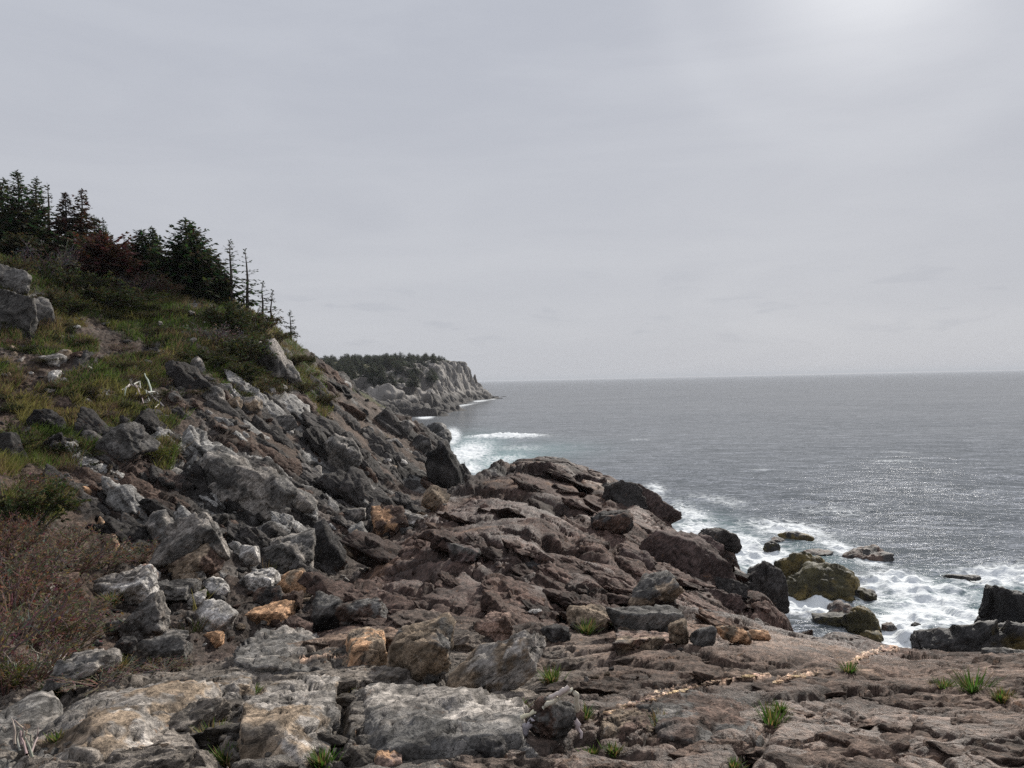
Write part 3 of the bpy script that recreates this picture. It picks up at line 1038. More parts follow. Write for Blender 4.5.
GH = Ph.reshape(hu.shape + (3,))
nh = blur(grid_normals(blur(GH, 3)), 4).reshape(-1, 3)
nh /= np.linalg.norm(nh, axis=1, keepdims=True)
dh = rk * (fr1 * 2.2 - 1.6 * np.exp(-(cr1 / .08) ** 2) + fr2 * 1.0) + fbm(Ph / 6, 325, 4) * .5
Ph = Ph + nh * dh[:, None]
hcol = lerp(np.tile(C(.19, .175, .16), (len(Ph), 1)), C(.075, .066, .06), sstep(.0, .6, fbm(Ph / 12, 331, 4)))
hcol *= (.6 + .8 * id1 * .6 + .5 * id2)[:, None]
hcol = lerp(hcol, C(.05, .045, .042), sstep(9, 3.5, Ph[:, 2] + 2 * fbm(Ph / 8, 333, 3)))
hcol = lerp(hcol, C(.05, .045, .04), np.exp(-(cr1 / .1) ** 2) * .7)
gr = sstep(.3, .8, sstep(32, 50, hsd) + fbm(Ph / 8, 335, 4) * .35)
hcol = lerp(hcol, lerp(np.tile(C(.055, .062, .024), (len(Ph), 1)), C(.13, .115, .06), sstep(-.2, .5, fbm(Ph / 5, 338, 3))), gr)
me = make_mesh('headland', Ph, grid_faces(*hu.shape), MAT_FAR, {'col': np.clip(hcol, .012, .8), 'lichen': .3 * (1 - gr), 'rust': .1 * (1 - gr), 'wet': np.zeros(len(Ph), f32)})
add('headland', me, kind='structure')
HBVH = BVHTree.FromPolygons(Ph.reshape(hu.shape + (3,))[::2, ::2].reshape(-1, 3).tolist(), grid_faces(*Ph.reshape(hu.shape + (3,))[::2, ::2].shape[:2]).tolist())

# ------------------------------------------------------------------ loose stones, each one a thing
PAL = {'grey': C(.155, .146, .136), 'pale': C(.315, .285, .255), 'white': C(.54, .51, .475), 'tan': C(.28, .215, .155), 'orange': C(.56, .34, .20), 'pink': C(.36, .25, .20),
       'brown': C(.125, .084, .066), 'dark': C(.07, .065, .062), 'black': C(.026, .024, .023), 'olive': C(.135, .10, .034), 'purple': C(.14, .105, .097), 'moss': C(.052, .044, .018)}


def stone(box, pal, label, style='block', tilt=0.0, depth=.85, sink=.12, seed=None, name='boulder', cat='boulder', group=None, Y=None, second=None, sub=None, wet=0., rust=.2, lich=.35, yaw=0.0, top=None, foot=None):
    """a stone filling a surveyed photo box (x0,y0,x1,y1), resting where the box's lower edge meets the ground"""
    x0, y0, x1, y1 = box
    cx = (x0 + x1) / 2
    if Y is None:
        q = hit(cx, y1 if foot is None else foot)
        Y = q[0].y if q[0] else 20
    wpx, hpx = x1 - x0, y1 - y0
    w = wpx * Y / FPX
    h = hpx * Y / FPX * (1 + sink)
    dpt = max(w, h) * depth
    dl = math.atan(-ray(cx, (y0 + y1) / 2)[1])
    if dl > .06:
        h = max((h - dpt * math.sin(dl) * .8) / math.cos(dl), .3 * h) * 1.05
    Yc = Y + dpt * .38
    k = Yc / Y
    r = np.random.default_rng(seed if seed is not None else abs(hash((int(x0), int(y0)))) % 99991)
    sb = sub or (5 if wpx > 34 else 4)
    v, d, f = rock_shape(r, style, sb)
    v = v * np.array([w * k, dpt, h * k], f32)
    d = d / np.array([w, dpt, h], f32)
    d /= np.linalg.norm(d, axis=1, keepdims=True)
    R_ = np.array(Matrix.Rotation(math.radians(-tilt), 3, 'Y') @ Matrix.Rotation(math.radians(yaw), 3, 'Z'), f32)
    v = v @ R_.T
    d = d @ R_.T
    sd_ = int(r.integers(1, 9000))
    size = np.full(len(v), (w * h) ** .5, f32)
    v, chip, ck = rock_detail(v, d, size, sd_, 1.25)
    c = np.tile(PAL[pal], (len(v), 1)) * (.72 + .55 * chip[:, None])
    if second:
        m = sstep(-.02, .18, fbm(v / size[:, None] * 1.4 + sd_, sd_, 6, .6))
        c = lerp(c, PAL[second] * (.8 + .4 * chip[:, None]), m)
    if top:
        c = lerp(c, PAL[top], sstep(.1, .6, d[:, 2] + .4 * fbm(v / size[:, None] * 2, sd_ + 4, 3)))
    c = c * (1 + .28 * fbm(v / size[:, None] * np.array([2, 2, 5], f32) + sd_, sd_ + 1, 3))[:, None]
    c = lerp(c, c * .35, sstep(.1, .6, fbm((v @ FH.T.astype(f32)) / size[:, None] * np.array([1.2, 4, 5], f32) + 9, sd_ + 7, 4)) * .75)
    c = lerp(c, C(.04, .036, .032), ck * .45)
    n_ = len(v)
    me = make_mesh(name, v, f, MAT_ROCK, {'col': np.clip(c, .012, .8), 'wet': np.full(n_, wet), 'lichen': np.full(n_, lich), 'rust': np.full(n_, rust)})
    p = at(cx, (y0 + y1) / 2 + hpx * sink * .4, Yc)
    return add(name, me, label, cat, group, loc=p)


B = stone


def flat(box, pal, label, thick, style='slab', seed=1, name='flat_rock', cat='flat rock', second=None, top=None, lich=.6, rust=.3, lift=.35, yaw=0.0, group=None):
    """a low slab bedded in the ledge: its footprint on the ground fills the surveyed box"""
    x0, y0, x1, y1 = box
    cx = (x0 + x1) / 2
    a, b = hit(cx, min(y1, 1000))[0], hit(cx, y0)[0]
    m = (a + b) / 2
    w = (x1 - x0) * m.y / FPX
    dpt = (b - a).length
    ax = (b - a).normalized()
    n = Vector((0, 0, 1))
    X = ax.cross(n).normalized()
    N = X.cross(ax).normalized()
    r = np.random.default_rng(seed)
    v, d, f = rock_shape(r, style, 6)
    v = v * np.array([w, dpt, thick], f32)
    d = d / np.array([w, dpt, thick], f32)
    d /= np.linalg.norm(d, axis=1, keepdims=True)
    M = np.array([X, ax, N], f32)
    Rz = np.array(Matrix.Rotation(math.radians(yaw), 3, 'Z'), f32)
    v = v @ Rz.T @ M
    d = d @ Rz.T @ M
    size = np.full(len(v), (w * dpt) ** .5 * .75, f32)
    v, chip, ck = rock_detail(v, d, size, seed * 13, .6)
    hj, cj, ij = facets((v @ FF.T.astype(f32) / np.array([2.2, 1, .6], f32) / .33 + seed).astype(f32), seed + 60, .5)
    jt = np.exp(-(cj / .035) ** 2) * (ij > .3)
    v = v + d * (.010 * fbm(v * 9, seed + 40, 4) + .022 * hj - .02 * jt)[:, None]
    ck = np.maximum(ck, jt)
    c = np.tile(PAL[pal], (len(v), 1)) * (.7 + .6 * chip[:, None])
    if second:
        c = lerp(c, PAL[second] * (.75 + .5 * chip[:, None]), sstep(-.04, .16, fbm(v * 2.6, seed + 3, 6, .62)))
    c = lerp(c, C(.09, .088, .085), sstep(.1, .7, fbm(v * 2.4, seed + 9, 5)) * .7)
    c = c * (1 + .3 * fbm(v @ FF.T.astype(f32) * np.array([4, 9, 22], f32), seed + 5, 4))[:, None]
    c = lerp(c, C(.03, .027, .024), ck * .8)
    o_ = np.ones(len(v))
    me = make_mesh(name, v, f, MAT_ROCK, {'col': np.clip(c, .012, .8), 'wet': o_ * 0, 'lichen': o_ * lich, 'rust': o_ * rust})
    return add(name, me, label, cat, group, loc=m + N * (thick * (lift - .5) + .0))


# near ledge
B((383, 622, 456, 682), 'tan', 'tan topped boulder with a black shadowed left face, sitting beside the long leaning slab', 'block', 6, .9, .1, 4, second='grey', lich=.5)
B((440, 642, 552, 690), 'tan', 'long split boulder leaning down to the right of the tan topped boulder', 'block', 32, .5, .1, 12, second='pale', lich=.3)
flat((236, 690, 346, 762), 'pale', 'flat pinkish grey slab between two grassy cracks near the bottom edge', .34, seed=21, second='tan', lich=.3, lift=.42)
flat((332, 694, 540, 764), 'pale', 'broad pale grey slab lying below the two big boulders', .4, seed=22, second='grey', lich=.45, lift=.42)
flat((22, 694, 222, 830), 'pale', 'humped pale outcrop with rusty cracks, in the bottom left corner', .8, style='round', seed=33, name='rock_outcrop', cat='outcrop', second='tan', lich=.35, rust=.8, lift=.3)
flat((-90, 722, 70, 850), 'grey', 'low grey blue rock at the very bottom left below the humped outcrop', .5, style='round', seed=34, name='rock_outcrop', cat='outcrop', second='pale', lich=.7, lift=.3)
flat((192, 684, 250, 708), 'pale', 'flat pale block just above the grassy hollow by the humped outcrop', .25, seed=5, second='tan', lift=.5)
B((476, 735, 508, 762), 'dark', 'small blackish stone set under the right end of the broad pale slab', 'block', 0, 1, .2, 6)
B((374, 750, 404, 772), 'pink', 'lumpy salmon pink stone at the bottom edge', 'round', 0, 1, .2, 8, name='stone', cat='stone', second='orange', foot=766)
B((345, 758, 380, 778), 'pink', 'flat salmon pink stone left of the lumpy pink one at the bottom edge', 'slab', 0, 1, .2, 9, name='stone', cat='stone', foot=766)
B((566, 700, 584, 724), 'brown', 'short brown stub of rock right behind the bleached root', 'block', 0, 1, .2, 14, name='stone', cat='stone', lich=.6)
B((525, 693, 577, 740), 'brown', 'rounded brown rock cupped by the bleached white root', 'round', 10, .8, .15, 13, second='grey', lich=.6)
flat((594, 716, 654, 748), 'brown', 'low broken block below the left end of the pale quartz vein', .2, seed=15, second='tan', lift=.45)
flat((634, 690, 764, 742), 'brown', 'smooth grey brown hump of rock directly under the quartz vein', .3, style='round', seed=16, name='rock_outcrop', cat='outcrop', second='grey', lich=.4, lift=.28)
B((606, 598, 684, 640), 'dark', 'big dark fronted block with a grey top, tan rock lying along its right', 'block', 4, .8, .15, 17, top='grey', second='grey', lich=.7)
B((566, 602, 610, 634), 'tan', 'rounded tan boulder beside the big dark fronted block', 'round', 4, .9, .2, 18, top='tan', second='grey', lich=.4)
B((668, 616, 690, 646), 'tan', 'narrow upright tan rock against the right side of the dark fronted block', 'shard', 12, .9, .1, 19, name='stone', cat='stone')
B((690, 622, 716, 646), 'grey', 'grey green rock between the narrow tan rock and the orange lump', 'block', 0, .9, .2, 20)
B((716, 625, 752, 644), 'orange', 'caterpillar shaped orange tan lump of quartz lying on the ledge', 'round', -14, .6, .1, 23, name='stone', cat='stone', second='tan', lich=.1)
B((750, 629, 770, 640), 'orange', 'small pale orange stone right of the caterpillar shaped lump', 'round', 0, .8, .2, 24, name='stone', cat='stone')
flat((616, 636, 676, 656), 'pink', 'low pinkish ledge stone lying in front of the dark fronted block', .2, seed=25, second='tan', lift=.5)
B((540, 622, 570, 642), 'dark', 'blackish stone left of the rounded tan boulder', 'block', 0, .9, .2, 26)
B((476, 612, 512, 640), 'pink', 'rusty pink upright stone on the ledge behind the leaning slab', 'shard', 5, .9, .2, 27, name='stone', cat='stone', second='brown', rust=.8)
B((314, 590, 344, 630), 'black', 'square black faced block at the upper left edge of the ledge', 'block', 0, .9, .12, 28, top='grey', rust=0, lich=.1)  # shaded sides painted black in the colour, upward faces left grey
B((340, 595, 386, 622), 'grey', 'grey knobbly rock right of the square black faced block', 'block', 8, .9, .2, 29, second='brown', lich=.6)
flat((240, 634, 345, 676), 'grey', 'long grey ledge rock with a crack down its right half', .7, seed=30, second='pale', lich=.7, lift=.3)
flat((338, 640, 390, 668), 'tan', 'orange stained ledge rock touching the left of the tan topped boulder', .5, seed=31, second='orange', rust=.9, lift=.35)
# hump
B((592, 510, 634, 534), 'dark', 'oval dark brown boulder sitting alone on the hump', 'round', 8, .9, .1, 41, second='brown', lich=.2)
B((620, 576, 682, 606), 'grey', 'slanting flat topped grey slab above the dark fronted block', 'slab', 22, .9, .3, 45, name='flat_rock', cat='flat rock', second='tan', lich=.5)
B((512, 556, 548, 570), 'dark', 'thin dark ledge stone across the middle of the hump', 'slab', 4, .9, .2, 46, name='flat_rock', cat='flat rock')
B((446, 540, 480, 562), 'purple', 'blunt purplish block on the left of the hump', 'block', -6, .9, .2, 47, second='grey')
# gully
G_ = 'loose stones lying in the gully'
for box, pal, st, tl, lab, sec in [
    ((106, 570, 150, 606), 'white', 'wedge', 28, 'big white pointed boulder among brown brush', 'pale'),
    ((128, 568, 156, 592), 'white', 'slab', 10, 'pale block with a pinkish top leaning against the white pointed boulder', 'pink'),
    ((126, 603, 162, 640), 'grey', 'wedge', 20, 'upright grey pyramid shaped boulder below the white pointed boulder', 'pale'),
    ((246, 605, 288, 624), 'orange', 'slab', 4, 'flat orange slab with a crack across it', 'orange'),
    ((280, 575, 307, 600), 'orange', 'slab', 18, 'square orange slab tilted up behind the flat cracked one', 'tan'),
    ((244, 574, 274, 596), 'white', 'round', 6, 'round whitish boulder left of the tilted orange slab', 'grey'),
    ((258, 588, 282, 606), 'brown', 'block', 10, 'brown block wedged between the whitish boulder and the orange slabs', 'dark'),
    ((284, 594, 300, 612), 'brown', 'block', 0, 'small brown block under the tilted orange slab', 'brown'),
    ((168, 554, 216, 584), 'tan', 'slab', 24, 'long tan plank of rock sloping down to the right', 'brown'),
    ((206, 580, 226, 600), 'white', 'wedge', 20, 'white triangular stone at the end of the tan plank', 'grey'),
    ((150, 582, 190, 606), 'grey', 'block', -8, 'grey block with dark streaks in the middle of the debris', 'dark'),
    ((184, 572, 202, 590), 'tan', 'block', 14, 'small tan block under the sloping plank', 'pale'),
    ((203, 602, 230, 634), 'white', 'slab', 50, 'long white stone standing on its slanted edge', 'pale'),
    ((206, 632, 222, 646), 'orange', 'round', 0, 'round orange stone by the edge of the ledge', 'orange'),
    ((142, 634, 186, 662), 'grey', 'slab', 6, 'two tone grey slab below the pyramid shaped boulder', 'pale'),
    ((166, 632, 188, 646), 'pale', 'slab', -6, 'pale slab lying on the two tone grey slab', 'grey'),
    ((188, 594, 206, 606), 'white', 'slab', 24, 'flat white stone in the debris above the long white stone', 'pale'),
    ((38, 583, 52, 596), 'pale', 'round', 0, 'upper one of two stacked round pale stones in the brush', 'pale'),
    ((38, 595, 58, 606), 'white', 'round', 0, 'lower one of two stacked round pale stones in the brush', 'pale'),
    ((54, 578, 74, 600), 'brown', 'round', 0, 'round brown boulder right of the two stacked pale stones', 'brown'),
    ((31, 572, 48, 584), 'grey', 'round', 0, 'grey stone above the two stacked pale stones', 'grey'),
    ((52, 655, 110, 686), 'grey', 'slab', 8, 'flat blue grey rock sunk in brown grass', 'pale'),
    ((108, 620, 128, 634), 'grey', 'block', 0, 'small grey stone left of the pyramid shaped boulder', 'pale'),
    ((118, 640, 136, 656), 'dark', 'round', 0, 'dark round stone in the soil under the pyramid shaped boulder', 'brown'),
    ((96, 646, 110, 658), 'brown', 'round', 0, 'brown round stone in bare soil beside the blue grey rock', 'brown'),
    ((152, 612, 164, 626), 'dark', 'wedge', 0, 'small black wedge right of the pyramid shaped boulder', 'dark'),
    ((404, 514, 423, 526), 'white', 'slab', -8, 'flat white slab at the upper edge of the ledge', 'pale'),
    ((372, 508, 404, 540), 'brown', 'wedge', 20, 'dark brown boulder with a bright orange patch', 'orange'),
    ((346, 510, 364, 522), 'grey', 'round', 0, 'rounded grey stone left of the orange patched boulder', 'pale'),
    ((340, 536, 360, 556), 'tan', 'wedge', 20, 'tan wedge below the rounded grey stone in the gully', 'grey'),
    ((425, 490, 446, 510), 'tan', 'wedge', -14, 'tan block at the seaward mouth of the gully', 'brown'),
    ((238, 548, 258, 566), 'pale', 'round', 0, 'pale cobble at the lower right of the striped outcrop', 'white'),
]:
    cx_, w2, hh_ = (box[0] + box[2]) / 2, (box[2] - box[0]) * .6, (box[3] - box[1]) * 1.2
    box = (cx_ - w2, box[3] - hh_, cx_ + w2, box[3])
    st = {'round': 'block'}.get(st, st)
    B(box, pal, lab, st, tl, .9, .12, None, second=sec, group=G_, name='boulder' if box[2] - box[0] > 22 else 'stone', cat='boulder' if box[2] - box[0] > 22 else 'stone', lich=.35)
# hillside
for box, pal, st, tl, lab, sec, nm in [
    ((-8, 284, 36, 334), 'grey', 'wedge', 8, 'large pale grey cracked outcrop at the left edge below the spruces', 'grey', 'rock_outcrop'),
    ((30, 296, 54, 328), 'grey', 'shard', 16, 'pale block split from the right side of the cracked outcrop', 'grey', 'boulder'),
    ((-10, 264, 30, 294), 'grey', 'round', 4, 'rounded grey boulder on top of the cracked outcrop', 'grey', 'boulder'),
    ((252, 336, 286, 376), 'pale', 'wedge', 34, 'large pale boulder perched on the slope under the two thin spruces', 'grey', 'boulder'),
    ((278, 358, 298, 386), 'pale', 'wedge', 44, 'grey boulder touching the lower right of the perched pale one', 'grey', 'boulder'),
    ((40, 354, 64, 366), 'white', 'slab', 6, 'flat white stone on bare soil below the cracked outcrop', 'pale', 'stone'),
    ((56, 350, 70, 360), 'tan', 'slab', 0, 'pale tan stone just right of the flat white stone', 'pale', 'stone'),
    ((50, 370, 60, 384), 'white', 'block', 0, 'upright white stone on the bare soil patch', 'white', 'stone'),
    ((190, 357, 204, 372), 'pale', 'round', 10, 'rounded grey stone on the grass right of the driftwood', 'grey', 'stone'),
    ((166, 390, 182, 406), 'grey', 'round', 20, 'grey brown stone touching the right end of the driftwood', 'brown', 'stone'),
    ((205, 388, 224, 404), 'pale', 'slab', 28, 'pale slab sloping on dark scree right of the driftwood', 'grey', 'flat_rock'),
    ((150, 510, 176, 546), 'pale', 'wedge', 44, 'pale pointed slab at the head of the striped outcrop', 'grey', 'flat_rock'),
    ((156, 516, 226, 572), 'grey', 'shard', 36, 'large grey outcrop with pale stripes running down it', 'pale', 'rock_outcrop'),
    ((206, 446, 250, 506), 'grey', 'slab', 52, 'left of two long grey slabs leaning side by side on the cliff', 'pale', 'flat_rock'),
    ((232, 456, 282, 518), 'pale', 'slab', 52, 'right one of two long slabs leaning on the cliff, the paler', 'grey', 'flat_rock'),
    ((288, 486, 312, 518), 'pale', 'wedge', 62, 'pale triangular slab standing on end at the cliff foot', 'grey', 'flat_rock'),
    ((256, 536, 316, 576), 'grey', 'block', 14, 'big rounded grey outcrop bulging over the gully', 'pale', 'rock_outcrop'),
    ((308, 522, 342, 570), 'brown', 'block', 34, 'brown outcrop leaning against the big rounded grey one', 'dark', 'rock_outcrop'),
    ((318, 434, 358, 470), 'grey', 'slab', 46, 'long grey slab high on the dark part of the cliff', 'pale', 'flat_rock'),
    ((275, 412, 296, 430), 'pale', 'wedge', 34, 'pale wedge on scree below the perched boulder', 'grey', 'boulder'),
    ((240, 398, 262, 412), 'pale', 'slab', 26, 'pale flat stone on the scree line left of the pale wedge', 'tan', 'stone'),
    ((226, 398, 242, 410), 'tan', 'block', 10, 'tan stone at the left end of the scree line', 'pale', 'stone'),
    ((28, 410, 66, 432), 'black', 'round', 0, 'dark mossy hollowed rock in the green turf', 'dark', 'boulder'),
    ((40, 432, 68, 454), 'black', 'block', 0, 'blackish block under the dark mossy rock', 'dark', 'boulder'),
    ((0, 432, 22, 460), 'black', 'block', 0, 'black block at the left edge in the turf', 'dark', 'boulder'),
    ((90, 428, 152, 458), 'dark', 'block', 20, 'dark crag breaking through the lower edge of the turf', 'grey', 'rock_outcrop'),
    ((78, 486, 92, 500), 'orange', 'block', 0, 'peach coloured stone among dark rocks at the left', 'tan', 'stone'),
    ((96, 516, 110, 536), 'orange', 'block', 30, 'upper of two peach blocks on the dark slope', 'tan', 'stone'),
    ((102, 532, 118, 550), 'orange', 'block', 10, 'lower of two peach blocks on the dark slope', 'tan', 'stone'),
    ((428, 440, 462, 492), 'black', 'block', 4, 'tall black block ending the cliff at the water', 'dark', 'boulder'),
    ((412, 434, 432, 452), 'dark', 'wedge', 30, 'dark boulder with a pale orange chip above the tall black block', 'grey', 'boulder'),
    ((394, 418, 414, 434), 'grey', 'wedge', 30, 'grey boulder on the cliff edge uphill of the tall black block', 'pale', 'boulder'),
]:
    B(box, pal, lab, st, tl, .8, .2, None, second=sec, name=nm, cat={'rock_outcrop': 'outcrop', 'flat_rock': 'flat rock'}.get(nm, nm), lich=.4 if pal in ('pale', 'grey') else .1, rust=.25)
# sea rocks (standing in the water: their foot is the sea plane)
SEA_ = 'rocks awash in the surf'
for box, pal, st, tl, lab, sec, base in [
    ((786, 562, 862, 608), 'olive', 'round', 14, 'biggest olive brown weedy rock standing in the surf', 'moss', 600),
    ((776, 549, 826, 584), 'olive', 'round', 4, 'olive hump joined to the upper left of the biggest weedy rock', 'moss', 584),
    ((780, 529, 810, 543), 'dark', 'round', 4, 'dark round rock ringed by foam farthest out', 'olive', 542),
    ((763, 541, 780, 552), 'moss', 'round', 0, 'small dark green rock left of the olive hump', 'black', 551),
    ((770, 537, 792, 544), 'dark', 'round', 0, 'thin dark rock barely above the foam', 'brown', 543),
    ((711, 541, 732, 551), 'black', 'round', 6, 'low black rock near the bluff, with foam all round', 'dark', 550),
    ((748, 563, 772, 582), 'dark', 'round', 8, 'dark brown dome between the bluff and the weedy rock', 'moss', 580),
    ((838, 546, 886, 562), 'dark', 'slab', 14, 'long low slab with water pouring over it', 'brown', 560),
    ((804, 548, 834, 556), 'brown', 'round', 0, 'low reddish rock behind the olive hump', 'dark', 555),
    ((845, 604, 880, 636), 'moss', 'round', 4, 'dark green weedy block close under the ledge', 'olive', 634),
    ((814, 612, 846, 628), 'moss', 'slab', 10, 'flat dark green rock left of the weedy block', 'black', 627),
    ((851, 587, 878, 600), 'dark', 'round', 4, 'brown black rock washed by foam right of the big weedy rock', 'moss', 599),
    ((828, 600, 852, 614), 'brown', 'round', 0, 'purplish rock half under foam below the big weedy rock', 'dark', 613),
    ((911, 622, 922, 630), 'black', 'round', 0, 'tiny black rock alone in white water', 'dark', 630),
    ((860, 628, 884, 644), 'olive', 'round', 8, 'olive rock touching the ledge under the weedy block', 'moss', 644),
    ((880, 622, 896, 632), 'brown', 'round', 0, 'small brown rock right of the weedy block', 'dark', 631),
    ((948, 572, 976, 580), 'dark', 'round', 0, 'dark swell washed rock out to the right', 'dark', 579),
    ((420, 423, 448, 440), 'dark', 'wedge', 10, 'dark pointed shore rock standing off beyond the cliff end', 'black', 438),
    ((432, 431, 452, 446), 'black', 'round', 10, 'black shore rock just behind the tall black block', 'dark', 445),
]:
    Yb = sea_at((box[0] + box[2]) / 2, base).y
    B(box, pal, lab, st, tl, .9, .25, None, second=sec, Y=Yb, name='sea_rock', cat='sea rock', group=SEA_, wet=.3, lich=0, rust=0)
B((905, 616, 1130, 690), 'dark', 'broad dark slab with an olive top between the ledge and the water', 'slab', -3, .35, .3, 71, name='sea_rock', cat='sea rock', group=SEA_, Y=24, second='olive', wet=.3, lich=0, sub=6)
B((980, 580, 1080, 640), 'black', 'square black block at the right edge standing above the broad slab', 'block', -2, .6, .2, 72, name='sea_rock', cat='sea rock', group=SEA_, Y=30, wet=.3, lich=0, rust=0, sub=6)
B((984, 646, 1050, 672), 'grey', 'low grey rock at the right edge in front of the broad dark slab', 'slab', -4, .7, .3, 73, name='flat_rock', cat='flat rock', second='pale', Y=10)

# small rubble: a few stones modelled, then copied
protos = {}
for k in range(12):
    r = np.random.default_rng(900 + k)
    st = ('block', 'wedge', 'shard', 'round')[k % 4]
    pal = ('grey', 'brown', 'pale', 'tan', 'white', 'dark')[k % 6]
    v, d, f = rock_shape(r, st, 3)
    v = v * np.array([1, .8, .62], f32)
    v, chip, ck = rock_detail(v, d, np.full(len(v), 1., f32), 900 + k)
    c = np.tile(PAL[pal], (len(v), 1)) * (.6 + .8 * chip[:, None])
    z_ = np.zeros(len(v))
    protos[k] = make_mesh('stone', v, f, MAT_ROCK, {'col': np.clip(c, .012, .8), 'wet': z_, 'lichen': z_ + .3, 'rust': z_ + .2})
NAMEC = {0: 'grey', 1: 'brown', 2: 'pale grey', 3: 'tan', 4: 'whitish', 5: 'blackish'}
GUL_P = [(90, 610), (150, 560), (230, 560), (300, 575), (330, 590), (285, 622), (215, 648), (150, 676), (100, 660)]
MOUTH_P = [(330, 585), (345, 550), (400, 505), (435, 490), (445, 505), (400, 540), (345, 590)]
SOIL_P = [(0, 350), (60, 345), (110, 375), (90, 395), (20, 395), (0, 380)]
SCREE_P = [(170, 370), (240, 395), (330, 420), (400, 440), (430, 470), (330, 480), (240, 440), (180, 410)]
TURF_P = [(0, 290), (90, 300), (200, 310), (290, 345), (300, 390), (190, 390), (140, 430), (60, 470), (0, 470)]
HUMP_P = [(470, 600), (640, 600), (690, 650), (600, 700), (520, 650)]
rs = np.random.default_rng(77)
for poly, n_, szs, where in [(GUL_P, 120, (4, 14), 'in the gully debris below the brush'), (MOUTH_P, 50, (4, 12), 'at the seaward end of the gully'), (SOIL_P, 30, (4, 11), 'on the bare soil below the cracked outcrop'),
                             (SCREE_P, 70, (4, 12), 'on the scree of the cliff'), (HUMP_P, 24, (4, 11), 'on the ledge behind the quartz vein'), (TURF_P, 60, (3, 9), 'in the turf of the hillside')]:
    for x, y in sample(poly, n_, rs):
        p, n = hit(x, y)
        if p is None:
            continue
        k = int(rs.integers(12))
        s = math.exp(rs.uniform(math.log(szs[0]), math.log(szs[1]))) * p.y / FPX
        o = add('stone', protos[k], 'small %s angular stone %s' % (NAMEC[k % 6], where), 'stone', 'small stones ' + where)
        o.scale = (s * rs.uniform(.9, 1.5), s * rs.uniform(.8, 1.1), s * rs.uniform(.6, 1.0))
        o.location = p + n * (.12 * s)
        o.rotation_euler = (rs.normal(0, .35), rs.normal(0, .35), rs.uniform(0, 6.28))

# ------------------------------------------------------------------ plants
def tube(pts, rad, k=5):
    """verts, quads of a tapered tube through pts"""
    pts = [Vector(p) for p in pts]
    V_, F_ = [], []
    for i, p in enumerate(pts):
        t = (pts[min(i + 1, len(pts) - 1)] - pts[max(i - 1, 0)]).normalized()
        a = t.orthogonal().normalized()
        b = t.cross(a)
        for j in range(k):
            w_ = 2 * math.pi * j / k
            V_.append(p + (a * math.cos(w_) + b * math.sin(w_)) * rad[i])
    for i in range(len(pts) - 1):
        for j in range(k):
            F_.append((i * k + j, i * k + (j + 1) % k, (i + 1) * k + (j + 1) % k, (i + 1) * k + j))
    return V_, F_


class Bag:
    def __init__(self):
        self.v, self.f, self.c = [], [], []

    def tube(self, pts, rad, col, k=5):
        V_, F_ = tube(pts, rad, k)
        o = len(self.v)
        self.v += [tuple(x) for x in V_]
        self.f += [tuple(i + o for i in q) for q in F_]
        self.c += [tuple(col)] * len(V_)

    def leaf(self, p, d, n, l, w_, col):
        """a diamond leaf / needle spray"""
        s = d.cross(n)
        if s.length < 1e-5:
            s = d.orthogonal()
        s = s.normalized() * w_ / 2
        o = len(self.v)
        m = p + d * (l * .45)
        for q in (p, m + s, p + d * l, m - s):
            self.v.append(tuple(q))
        self.f.append((o, o + 1, o + 2, o + 3))
        self.c += [tuple(col)] * 4

    def mesh(self, name, mat, smooth=False):
        return make_mesh(name, self.v, self.f, mat, {'col': np.array(self.c, f32).clip(.008, .85)}, smooth)


def rvec(r, s=1.0):
    return Vector((r.gauss(0, s), r.gauss(0, s), r.gauss(0, s)))


